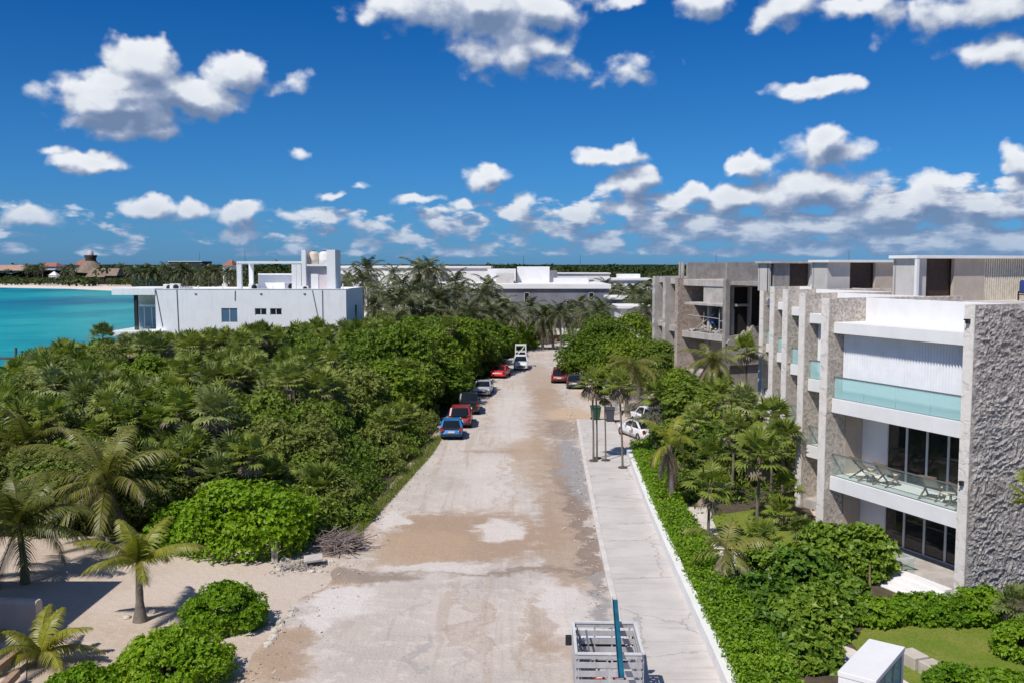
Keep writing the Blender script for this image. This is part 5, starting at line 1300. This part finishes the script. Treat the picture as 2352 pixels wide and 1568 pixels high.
for i, (px, Y, w_, yt) in enumerate(((985,158,4.5,722),(1030,165,4.8,708),(1075,162,5.0,702),(1120,168,5.0,712),(1165,160,4.8,728),(1205,170,4.5,735),(1010,148,4.0,728),(1060,146,4.2,725),(1110,150,4.4,725),(1155,146,3.8,742),(1195,152,3.4,752),(1345,176,4.2,742),(1385,170,4.4,728),(1425,166,4.4,722),(1465,158,4.4,712),(1500,150,4.0,715),(960,168,4.4,716))):
    p = P(px, yt, Y); m_ = pick(rnd, SHT, w_, p.z)
    shrub(p.x, Y, *m_, 'green tree in the belt hiding the foot of the grey hotel', 'tree', 'broadleaf_tree', 'trees in front of the grey hotel')
# grey shrubs at their feet
for i, (px, py, w_, h, lab) in enumerate(((1505,915,1.9,2.6,'grey-green shrub at the foot of the unfinished building'),(1480,965,1.5,1.9,'dull grey shrub behind the white parked car'),(1478,1004,1.2,2.0,'low grey shrub hiding the rear of the white parked car'),(1525,990,1.3,1.8,'grey twiggy shrub behind the leaning bare-trunked palm'),(1740,880,2.2,4.6,'tall dry grey shrub in the dark gap beside the apartment building'))):
    p = G(px, py); shrub(p.x, p.y, SHG[i % 2], w_, h, lab)
# thin-stemmed fan palms planted in the pavement
for px, py, top, s_, lab in ((1363,1062,884,1.12,'slim fan palm on the pavement with a brown skirt, front one of the close pair'),(1371,1056,880,1.0,'slim fan palm on the pavement, rear one of the close pair'),(1391,1061,915,.62,'thinnest fan palm on the pavement with a tiny crown'),(1430,1078,888,1.1,'slim fan palm at the inner edge of the pavement by the white wall')):
    g_ = G(px, py); tp_ = P(px, top, g_.y)
    t = fanpalm(g_.x, g_.y, tp_.z, s_*1.05, lab, FANB[0] if s_ > 1.05 else FANB[1], z=.12, lean=-.25 if px == 1430 else -.1)
    t.rotation_euler = (0,0,0)
    MB().lathe([(.30,.0),(.32,.05),(.26,.09),(.05,.10)], 14).build('planting_hole', BARKD, t)
# ---- apartment garden
def gfan(px, top, Y, s_, lab, me=None, lean=0):
    p = P(px, top, Y); return fanpalm(p.x, Y, p.z, s_, lab, me, lean=lean)
gfan(1629, 1118, 44.6, 1.25, 'fan palm with a thin dark trunk standing alone beside the garden path', FANSY[0])
gfan(1742, 1040, 48.8, 1.5, 'tall fan palm with a pale slanting trunk in the middle of the garden', FANSY[1], .35)
gfan(1635, 1045, 52.5, 1.25, 'fan palm behind the lone one, above the white path', FANSY[2])
gfan(1685, 985, 56, 1.4, 'fan palm crown left of the second stone fin among dark shrubs', FANS[0])
gfan(1705, 925, 62, 1.5, 'fan palm high up before the row of stone fins', FANS[1])
gfan(1775, 960, 55, 1.4, 'fan palm touching the third stone fin', FANSY[1])
gfan(1800, 1000, 52, 1.2, 'fan palm close to the second stone fin', FANS[2])
gfan(1808, 1120, 48.5, 1.0, 'low fan palm in the shade beside the nearest stone fin', FANSY[0])
gfan(1790, 1170, 47, .8, 'lowest bright fan palm beside the shaded garden wall', FANSY[2])
gfan(1752, 1245, 42.5, 1.15, 'bushy low fan palm behind the short curved palm', FANSY[1])
gfan(1660, 905, 66, 1.3, 'fan palm at the back of the garden below the unfinished building', FANSY[0])
gfan(1600, 960, 62, 1.2, 'fan palm in the dark shrubs right of the leaning palm', FANS[3])
gfan(1715, 800, 74, 1.3, 'spiky yellow-green palm in the dark gap between the two buildings', FANB[0])
gfan(1840, 1215, 43.8, .75, 'small fan palm on the lawn before the nearest stone fin', FANS[4])
gfan(1505, 905, 76, 1.2, 'fan palm with brown leaves before the unfinished building', FANB[1])
gfan(2392, 1140, 34.0, 1.2, 'fan palm cut by the right edge in front of the rock wall', FANSY[0])
gfan(2330, 1385, 33.2, .8, 'small dull palm at the foot of the rock wall', FANS[1])
GS = [(1600,1005,2.6,4.6,SH,'tall dark shrub behind the leaning bare-trunked palm'),(1555,1060,1.7,3.0,SH,'dark shrub between the hedge and the white path'),(1650,1090,2.2,3.4,SH,'dark green shrub mass in the middle of the garden'),(1720,1110,2.1,3.0,SHO,'shady shrub under the tall fan palm with slanting trunk'),(1560,955,2.5,4.3,SHT,'leafy shrub at the back left of the garden'),
      (1640,965,2.4,4.4,SHT,'broad dark shrub in front of the unfinished building'),(1700,1020,2.0,4.2,SH,'dark shrub under the fan palm crowns before the fins'),(1780,1100,1.6,3.0,SH,'shaded shrub at the wall behind the second fin'),(1500,1010,1.5,2.2,SHG,'greyish shrub at the far end of the hedge'),(1590,1150,1.3,1.5,SH,'low shrub by the start of the white path'),(1815,1050,1.3,3.6,SHO,'narrow shrub squeezed against the second stone fin'),(1755,930,2.0,5.0,SH,'tall shrub at the foot of the farther stone fins')]
for i, (px, py, w_, h, ms, lab) in enumerate(GS):
    p = G(px, py); shrub(p.x, p.y+1.0, *pick(rnd, ms, w_, h), lab)
b = MB(); r = random.Random(55)
for i in range(9000):
    y = r.uniform(37, 80); x = r.uniform(wall_x(y)+2.0, 9.5 + .145*(y-24) + 3.2)
    px, py = pix(x, y, 0)
    if 1560 < px < 1890 and 1160 < py < 1285 and r.random() < .93: continue
    if px > 1890 and py > 1220: continue
    leaf(b, V((x, y, r.uniform(.02,.4))), rdir(r), (V((0,0,1.2))+rdir(r)).normalized(), r.uniform(.18,.42), r.uniform(.08,.2))
struct(b.build('ground_cover', LF_SHRUB), 'stuff')
# sea-grape mass and clipped hedges in the front garden
SG = [(1790,1345,1.5,1.7,'sea-grape bush nearest the short curved palm'),(1850,1370,1.7,2.0,'sea-grape bush in the middle of the front garden'),(1905,1318,1.5,2.4,'taller sea-grape bush below the glass balustrade'),(1985,1330,1.35,2.6,'tallest sea-grape bush beside the white steps'),(1770,1420,1.5,1.5,'sea-grape bush next to the hedge'),(1850,1455,1.6,1.5,'sea-grape bush in front of the garden mass'),(1935,1420,1.4,1.5,'sea-grape bush left of the low clipped hedge'),(1760,1500,1.4,1.2,'low sea-grape bush behind the hedge end'),(1860,1530,1.2,.9,'low dark sea-grape bush left of the white entrance box')]
for i, (px, py, w_, h, lab) in enumerate(SG):
    p = G(px, py); t = thing('sea_grape_bush', lab, 'bush', (p.x, p.y+.4, 0), 0, 'sea-grape bushes of the front garden')
    bush(300+i, w_, w_, h, 3800, .2, .17, 22, .32).build('foliage', LF_GRAPE, t); k = obj_of('stems', STEM, t); k.scale = (w_, w_, h)
for i, (px, py, w_, d_, h, lab) in enumerate(((2010,1430,1.0,.8,1.05,'low clipped hedge bush at the left end of the lawn row'),(2070,1422,1.0,.8,1.1,'low clipped hedge bush second from the left in the lawn row'),(2130,1425,1.0,.8,1.1,'low clipped hedge bush before the white steps'),(2190,1428,.9,.8,1.05,'low clipped hedge bush beside the near stone edge'),(2250,1425,1.0,.9,1.5,'rounded bush at the foot of the rock wall'),(2345,1505,1.0,1.0,1.4,'rounded bush on the lawn at the right edge'),(2190,1590,1.0,.6,.9,'bush in the bottom right corner left part'),(2290,1600,1.1,.7,.9,'bush in the bottom right corner at the frame edge'))):
    p = G(px, py); t = thing('hedge_bush', lab, 'bush', (p.x, p.y, 0))
    bush(320+i, w_, d_, h, 3600, .12, .085, 26, .3).build('foliage', LF_HEDGE, t); k = obj_of('stems', STEM, t); k.scale = (w_, d_, h)
ti = thing('bare_stake_plant', 'single thin brown-tipped stalk sticking out of the sea-grape mass', 'plant', (G(1995,1400).x, G(1995,1400).y, 0))
MB().tube([(0,0,0),(.02,0,1.0),(0,0,1.8)], [.07,.06,.04], 6).build('stem', pm('stalk', (.25,.20,.08), .8, .2, 3), ti)
hd = MB(); r = random.Random(77)
for i in range(26000):
    u = r.random()**1.25; y = 24.5 + 42*u; w_ = 1.75 - .012*(y-24)
    q = r.random(); nz = noise.noise(V((y*.9, q*3, 0)))
    hh = 1.02 + .28*nz + .22*noise.noise(V((y*2.3, q*5, 4)))
    if q < .62: x = r.uniform(0, w_); z = hh - abs(r.gauss(0,.07)); d = V((0,0,1))
    elif q < .82: x = r.gauss(.02,.07) - .06*nz; z = r.uniform(.15, hh); d = V((-1,0,.3))
    else: x = w_ + r.gauss(0,.08); z = r.uniform(.1, hh); d = V((1,0,.3))
    p = V((wall_x(y) + .42 + x, y, z)); nn = (d + rdir(r)*.8).normalized(); t_ = rdir(r); t_ = (t_-nn*t_.dot(nn)).normalized(); k = r.uniform(.7,1.25)
    leaf(hd, p, t_, nn, .15*k, .095*k)
ht = thing('hedge', 'long bright green hedge running behind the low white wall along the pavement', 'hedge', (0,0,0))
hd.build('foliage', LF_HEDGE, ht)
sb = MB()
for i in range(90):
    y = 25 + i*.46; sb.tube([(wall_x(y)+1.2+.3*math.sin(i*2.1), y, 0),(wall_x(y)+1.2+.5*math.sin(i*2.9), y+.1, .8)], [.03,.015], 4)
sb.build('stems', BARKD, ht)
# ---- dark belt of palms and scrub across the bay and the forest to the horizon
def clumps(name, pts, mat, per=46):
    b = MB(); r = random.Random(len(pts))
    for (x, y, z, s_, hh) in pts:
        for i in range(per):
            d = rdir(r); d.z = abs(d.z); rr = r.uniform(.7,1.05)
            p = V((x + d.x*s_*rr, y + d.y*s_*rr, z + d.z*hh*rr))
            nn = (d + rdir(r)*.7).normalized(); t_ = rdir(r); t_ = (t_-nn*t_.dot(nn)).normalized()
            leaf(b, p, t_, nn, s_*r.uniform(.35,.6), s_*r.uniform(.2,.36))
    return struct(b.build(name, mat), 'stuff')
r = random.Random(21); pts = []
def shore_ok(x, y):
    for (xa,ya),(xb,yb) in zip(SHORE[1:-1], SHORE[2:]):
        if ya <= y <= yb and yb > ya: return x > xa + (xb-xa)*(y-ya)/(yb-ya) + 26
    return True
for i in range(5200):
    y = 230 * (1 + 6.0*r.random()**2.2); x = r.uniform(-.62, .62)*y
    if not shore_ok(x, y) or y < 200: continue
    px, _ = pix(x, y, 4)
    if 1000 < px < 1420 and y < 330: continue
    if 760 < px < 1130 and 225 < y < 330: continue
    if px < 560 and y < 240: continue
    h = r.uniform(3.5, 7.5) if px > 700 else r.uniform(3, 8)
    if px < 300: h = min(h, 5.5)
    s_ = r.uniform(2.2, 4.5)*(1 + (y-230)/900)
    pts.append((x, y, h*.4, s_, h*.6))
clumps('far_forest', pts, LF_FAR)
# flat tree tops reaching the horizon
m, nt, b_ = newmat('forest_canopy'); pos = nt.new('ShaderNodeNewGeometry').outputs['Position']
c = nt.mix(nt.smooth(nt.noise(pos, .05, 6, .7), .35, .65), (.010,.020,.009,1), (.035,.055,.018,1)); nt.l.new(c, b_.inputs['Base Color']); b_.inputs['Roughness'].default_value = 1; b_.inputs['Specular IOR Level'].default_value = 0
cv = MB(); n = 120; vs = []; ds = [620, 760, 950, 1250, 1700, 2400, 3400, 5000, 7500, 12000]
for j, d in enumerate(ds):
    for i in range(n+1):
        a = R(-40 + 80*i/n); x = d*math.sin(a)*1.0; y = d*math.cos(a)
        z = 5.5 + 5.0*noise.noise(V((x*.02, y*.02, 0))) + min(6, d/1500) + 2.5*noise.noise(V((i*1.7, j*3, 5)))
        if j == 0: z = -.2
        vs.append((x, y, z))
fs = []
for j in range(len(ds)-1):
    for i in range(n):
        x, y, z = vs[j*(n+1)+i]
        if not shore_ok(x-20, y): continue
        fs.append((j*(n+1)+i, j*(n+1)+i+1, (j+1)*(n+1)+i+1, (j+1)*(n+1)+i))
cv.add(vs, fs); struct(cv.build('forest_canopy', m), 'stuff')
# irregular tree crowns breaking the skyline
pts = []
for i in range(520):
    y = r.uniform(600, 1900); x = r.uniform(-.6,.6)*y
    if not shore_ok(x, y): continue
    pts.append((x, y, r.uniform(5,9), r.uniform(4,9), r.uniform(2.5,6)))
clumps('skyline_forest', pts, LF_FAR, 40)
# palms on the far beach
for i in range(46):
    px = r.choice([r.uniform(255, 545), r.uniform(60,300)]); Y = r.uniform(300, 480) if px > 300 else r.uniform(640, 720)
    if px > 300 and not shore_ok((px-1176)/FPX*Y - 6, Y): Y = 420
    if 178 < px < 272: continue
    p = P(px, 632 - r.uniform(0, 16) if px > 300 else 622 - r.uniform(-6,10), Y)
    cocopalm(px, pix(p.x, Y, max(5, p.z))[1], Y, 'dark palm in the grove behind the far beach', CO_MID[i % 4], 1.5, group='palms behind the far beach', r0=.3, r1=.2)
# ---------------------------------------------------------------- small things around the street
bw = MB(); ys2 = [23 + i*.7 for i in range(62)]
bw.prism([(wall_x(y)+.08, y) for y in ys2] + [(wall_x(y)+.46, y) for y in ys2][::-1], -.05, .58)
o = bw.build('boundary_wall', WHITE, bevel=.02); tag(o, 'low white wall running between the pavement and the hedge', 'wall')
# rough stone wall on the right where the street narrows
sw_ = MB(); r = random.Random(9)
for i in range(70):
    u = r.random(); p = V((8.25 + 1.2*u, 101 - 17*u, 0)); z = r.uniform(0, 1.3); s_ = r.uniform(.25,.45)
    vs = [(p.x+dx*s_*r.uniform(.8,1.2), p.y+dy*s_*1.3*r.uniform(.8,1.2), z+dz*s_*.7*r.uniform(.8,1.2)) for dx in (-1,1) for dy in (-1,1) for dz in (-1,1)]
    sw_.add(vs, [(0,1,3,2),(4,6,7,5),(0,4,5,1),(2,3,7,6),(0,2,6,4),(1,5,7,3)])
sw_.add([(8.1,101,0),(9.3,84,0),(9.5,84,0),(8.35,101,0),(8.1,101,1.4),(9.3,84,1.4),(9.5,84,1.4),(8.35,101,1.4)], [(0,1,5,4),(1,2,6,5),(2,3,7,6),(3,0,4,7),(4,5,6,7)])
tag(sw_.build('stone_wall', CONCL, bevel=.04), 'rough pale stone wall beside the dark car on the right of the street', 'wall')
o = MB().box(10.6, 13.6, 88.5, 88.8, 0, 1.9).build('garden_wall', pm('pinkish_render', (.62,.52,.46), .85, .1, .8)); tag(o, 'pinkish plastered wall behind the slim pavement palms', 'wall')
def wbin(x, y, mat, lab, rz=0):
    t = thing('wheelie_bin', lab, 'bin', (x, y, .05), rz); b = MB()
    lo, hi = .30, .40; vs = [(sx*lo, sy*lo, .12) for sx, sy in ((-1,-1),(1,-1),(1,1),(-1,1))] + [(sx*hi, sy*hi*1.1, 1.15) for sx, sy in ((-1,-1),(1,-1),(1,1),(-1,1))]
    b.add(vs, [(3,2,1,0),(0,1,5,4),(1,2,6,5),(2,3,7,6),(3,0,4,7),(4,5,6,7)]); b.build('body', mat, t, bevel=.03)
    MB().add([(-.44,-.48,1.16),(.44,-.48,1.16),(.44,.50,1.2),(-.44,.50,1.2),(-.42,-.46,1.22),(.42,-.46,1.22),(.42,.48,1.28),(-.42,.48,1.28)], [(0,1,5,4),(1,2,6,5),(2,3,7,6),(3,0,4,7),(4,5,6,7),(3,2,1,0)]).build('lid', mat, t)
    for s_ in (-.33, .33): MB().lathe([(.01,-.04),(.13,-.04),(.13,.04),(.01,.04)], 12, (s_, .30, .13), axis='x').build('wheel', RUB, t)
wbin(*G(1368,966)[:2], pm('green_bin_plastic', (.02,.10,.05), .5, .1, 3), 'green wheeled bin standing behind the slim pavement palms', .1)
wbin(*G(1401,970)[:2], pm('grey_bin_plastic', (.06,.065,.075), .5, .1, 3), 'dark grey wheeled bin beside the white parked car', -.1)
# white entrance box in the front garden
z = 2.7; A, Bk, C = G(1926,1540,z), G(1994,1465,z), G(2011,1562,z)
ex = V((C.x-A.x, C.y-A.y, 0)); ey = V((Bk.x-A.x, Bk.y-A.y, 0)); wx, wy = ex.length, ey.length; ang = math.atan2(ex.y, ex.x)
eb = thing('entrance_box', 'white flat-topped entrance box with glass doors in the bottom right garden', 'kiosk', (A.x, A.y, 0), ang)
MB().box(-.02, wx+.02, -.02, wy+.02, z-.14, z).build('roof', WHITE, eb, bevel=.015)
MB().box(0, .18, 0, wy, 0, z-.14).build('wall', WHITE, eb); MB().box(.18, wx, 0, .15, 0, z-.14).build('wall', WHITE, eb); MB().box(.18, wx, wy-.15, wy, 0, z-.14).build('wall', WHITE, eb)
d = MB()
for i in range(4): d.box(wx-.08, wx-.02, .15+(wy-.3)*i/3-.04, .15+(wy-.3)*i/3+.04, 0, z-.14)
d.box(wx-.08, wx-.02, .15, wy-.15, z-.24, z-.14); d = d.build('glass_door', STEEL, eb)
MB().box(wx-.06, wx-.04, .18, wy-.18, .05, z-.24).build('pane', TEAL, d)
for px, py, qx, qy, lab in ((2078,1490,2119,1512,'pale stone block of the garden edge behind the entrance box'),(2124,1515,2166,1537,'pale stone block of the garden edge farther from the entrance box')):
    a, c_ = G(px,py,.4 + (.015 if px > 2100 else 0)), G(qx,qy,.4 + (.015 if px > 2100 else 0)); m_ = (a+c_)/2; L_ = (V(c_[:2])-V(a[:2])).length
    o = MB().box(-L_/2+.02, L_/2-.02, -.30, .30, -.4, .05).build('stone_block', pm('travertine', (.55,.49,.42), .85, .15, 2, bump=.01), bevel=.03)
    o.location = m_; o.rotation_euler = (0,0,math.atan2(c_.y-a.y, c_.x-a.x)); tag(o, lab, 'stone block')
# stones and rubble on the left verge
r = random.Random(31)
SST = pm('limestone', (.58,.53,.46), .9, .18, 4, bump=.03)
def stone(x, y, s_, lab, group=None, flat=.7):
    b = MB(); n = 10; rings = []
    prof = [(.01,-.3),(.8,-.25),(1,.15),(.8,.55),(.35,.78),(.01,.82)]
    sd_ = r.uniform(0,99); vs = []
    for rr, z in prof:
        for j in range(n):
            a = 2*math.pi*j/n; k = 1+.35*noise.noise(V((math.cos(a)*1.3, math.sin(a)*1.3, z*2+sd_))); vs.append((rr*s_*k*math.cos(a), rr*s_*k*.8*math.sin(a), z*s_*flat*k))
    b.add(vs, [(i*n+j, i*n+(j+1)%n, (i+1)*n+(j+1)%n, (i+1)*n+j) for i in range(5) for j in range(n)])
    o = b.build('stone', SST); o.location = (x, y, 0); o.rotation_euler = (0,0,r.uniform(0,6)); tag(o, lab, 'stone', group)
for px, py, s_ in ((672,1402,.24),(668,1414,.17),(655,1418,.14),(641,1430,.26),(648,1436,.13),(633,1449,.2),(630,1461,.17),(624,1467,.18),(617,1478,.19),(612,1484,.12)):
    p = G(px, py); stone(p.x, p.y, s_, 'pale stone in the row lining the sand left of the road', 'stones in the row left of the road')
for px, py, s_, lab in ((640,1308,.22,'pale broken stone at the left end of the rubble strip'),(716,1313,.2,'rounded pale stone in front of the tilted slab'),(735,1312,.16,'small grey stone right of the tilted slab'),(760,1290,.18,'stone at the foot of the brush pile'),(655,1288,.3,'grey stone in the shade beside the white post'),(292,1418,.2,'stone at the foot of the young yellow palm, left'),(335,1420,.16,'small pale stone at the foot of the young yellow palm, right'),(352,1405,.2,'dark-shaded stone behind the young yellow palm')):
    p = G(px, py); stone(p.x, p.y, s_, lab)
p = G(720,1297); o = MB().box(-.42,.42,-.3,.3,-.05,.05).build('concrete_slab', CONCL, bevel=.01); o.location = (p.x, p.y, .32); o.rotation_euler = (.18,-.1,.2); tag(o, 'tilted pale concrete slab lying on the rubble strip', 'slab')
b = MB()
for i in range(420):
    u = r.random(); x0_ = G(640+95*u, 1305-8*u); s_ = r.uniform(.03,.11); c_ = V((x0_.x+r.gauss(0,.3), x0_.y+r.gauss(0,.45), s_*.4))
    b.add([c_+V((r.uniform(-1,1),r.uniform(-1,1),r.uniform(-.6,.8)))*s_ for _ in range(4)], [(0,1,2),(0,2,3),(0,3,1),(1,3,2)])
struct(b.build('gravel', CONC), 'stuff')
b = MB(); c_ = G(790,1262)
for i in range(330):
    a = r.uniform(-.9,.5) if r.random() < .7 else r.uniform(0,6.28); l = r.uniform(.35,1.05); p0 = V((c_.x+r.gauss(-.35,.45), c_.y+r.gauss(0,.5), r.uniform(.02,.65)))
    p1 = p0 + V((math.cos(a)*l, math.sin(a)*l*.7, r.uniform(-.35,.5))); p1.z = max(.02, p1.z)
    b.bar(p0, p1, r.uniform(.012,.035))
tag(b.build('brush_pile', pm('dry_twigs', (.27,.215,.20), .95, .35, 6)), 'heap of dry brown twigs beside the left edge of the road', 'brush pile')
p = G(632,1288); o = MB().box(-.14,.14,-.14,.14,0,1.15).build('concrete_post', CONCL, bevel=.02); o.location = (p.x, p.y, 0); tag(o, 'short pale concrete post at the foot of the big bright bush', 'post')
# unseen house added to shade the sand; wall and terrace at the left edge
bh = thing('unseen_house', 'beige house mostly beyond the left edge of the photo', 'house', (-20.1, 35.0, 0))
MB().box(-9, 0, -9, 0, 0, 6.6).build('wall', BEIGE, bh); MB().box(-9.3, .25, -9.3, .25, 6.6, 6.85).build('roof', OFFW, bh)
p = G(86,1464); lw = MB(); prof = [(-.2,0),(-.2,1.22),(-.12,1.34),(.12,1.34),(.2,1.22),(.2,0)]
cream = pm('cream_render', (.60,.50,.42), .85, .1, 1.2, bump=.01, streak=.3)
lw.add([(x_, y_, z_) for x_ in (-2.6, 0) for (y_, z_) in prof], [(i, i+1, i+7, i+6) for i in range(5)] + [(0,1,2,3,4,5)[::-1], (6,7,8,9,10,11)])
o = lw.build('garden_wall', cream); o.location = (p.x, p.y+.2, 0); o.rotation_euler = (0,0,R(-6)); tag(o, 'cream garden wall with a rounded top at the left edge', 'wall')
sheet('terrace', [tuple(G(*q_)[:2]) for q_ in ((-60,1480),(62,1478),(60,1560),(40,1640),(-90,1640))], .05, pm('terrace_stone', (.62,.50,.43), .85, .1, 1.5))
for (a, c_, lab) in (((-20,1545,.55),(48,1492,.55),'upper weathered timber beam at the bottom left edge'),((-5,1590,.4),(38,1545,.4),'lower weathered timber beam at the bottom left edge')):
    tag(MB().bar(G(*a), G(*c_), .22, .24).build('timber_beam', pm('weathered_timber', (.36,.25,.17), .85, .25, 4)), lab, 'beam')

# loose stones along the road edges
b = MB(); r = random.Random(91)
for i in range(1500):
    y = 28 + 95*r.random()**1.5; lft = r.random() < .5
    x = (road_left(y) + abs(r.gauss(0, .9))) if lft else (kerb_x(y) - abs(r.gauss(0, .55)) - .05)
    s_ = r.uniform(.02, .075)*(1 + y/160); c_ = V((x, y, s_*.3))
    b.add([c_+V((r.uniform(-1,1),r.uniform(-1,1),r.uniform(-.4,.8)))*s_ for _ in range(4)], [(0,1,2),(0,2,3),(0,3,1),(1,3,2)])
struct(b.build('gravel', SST), 'stuff')
# ---------------------------------------------------------------- worker in blue on the open floor
def worker(loc, rz):
    t = thing('person', 'person in a blue shirt and dark trousers bending over the rubble on the open floor', 'person', loc, rz)
    J = {'pel':(0,0,.92),'sp':(0,-.10,1.12),'ch':(0,-.22,1.30),'nk':(0,-.30,1.44),'hd':(0,-.36,1.56),'tp':(0,-.38,1.66),
         'hl':(-.1,0,.90),'kl':(-.12,-.06,.50),'al':(-.12,.04,.08),'tl':(-.13,-.12,.04),'hr':(.1,0,.90),'kr':(.13,-.10,.50),'ar':(.14,.05,.08),'tr':(.15,-.12,.04),
         'sl':(-.19,-.24,1.34),'el':(-.26,-.36,1.10),'wl':(-.20,-.52,.96),'gl':(-.19,-.60,.90),'sr':(.19,-.24,1.34),'er':(.27,-.34,1.09),'wr':(.20,-.50,.94),'gr':(.19,-.58,.88)}
    E_ = [('pel','sp'),('sp','ch'),('ch','nk'),('nk','hd'),('hd','tp'),('pel','hl'),('hl','kl'),('kl','al'),('al','tl'),('pel','hr'),('hr','kr'),('kr','ar'),('ar','tr'),('ch','sl'),('sl','el'),('el','wl'),('wl','gl'),('ch','sr'),('sr','er'),('er','wr'),('wr','gr')]
    RAD = dict(pel=.14,sp=.13,ch=.15,nk=.055,hd=.10,tp=.07,hl=.09,kl=.065,al=.045,tl=.04,hr=.09,kr=.065,ar=.045,tr=.04,sl=.065,el=.05,wl=.035,gl=.04,sr=.065,er=.05,wr=.035,gr=.04)
    ks = list(J); me = bpy.data.meshes.new('body'); me.from_pydata([J[k] for k in ks], [(ks.index(a), ks.index(c)) for a, c in E_], [])
    m, nt, b = newmat('worker_skin_and_clothes')
    sp = nt.new('ShaderNodeSeparateXYZ'); nt.l.new(nt.new('ShaderNodeTexCoord').outputs['Object'], sp.inputs[0])
    c = nt.mix(nt.math('GREATER_THAN', sp.outputs[2], .93), (.03,.035,.05,1), (.015,.15,.42,1)); c = nt.mix(nt.math('GREATER_THAN', sp.outputs[2], 1.45), c, (.24,.13,.09,1))
    c = nt.mix(nt.math('LESS_THAN', sp.outputs[1], -.45), c, (.24,.13,.09,1)); c = nt.mix(nt.math('LESS_THAN', sp.outputs[2], .1), c, (.03,.025,.02,1))
    nt.l.new(c, b.inputs['Base Color']); b.inputs['Roughness'].default_value = .85
    me.materials.append(m)
    o = bpy.data.objects.new('body', me); COL.objects.link(o); o.parent = t
    sk_ = o.modifiers.new('Skin', 'SKIN'); o.modifiers.new('Sub', 'SUBSURF').levels = 1; o.modifiers['Sub'].render_levels = 2
    if not me.skin_vertices: me.attributes.new  # the modifier adds the layer below
    return t, o, ks, RAD
import bmesh
t_, o_, ks_, RAD_ = worker(cw(1.1, 2.9, 7.2), PHI + R(120))
bm = bmesh.new(); bm.from_mesh(o_.data); lay = bm.verts.layers.skin.verify(); bm.verts.ensure_lookup_table()
for i, k in enumerate(ks_):
    bm.verts[i][lay].radius = (RAD_[k], RAD_[k]*.85); bm.verts[i][lay].use_root = (k == 'pel')
bm.to_mesh(o_.data); bm.free()
hp = MB().lathe([(.118,0),(.12,.05),(.10,.10),(.05,.13),(.01,.135)], 14, (0,0,0)).build('cap', BLACK, t_); hp.location = (0,-.375,1.58); hp.rotation_euler = (.35,0,0)
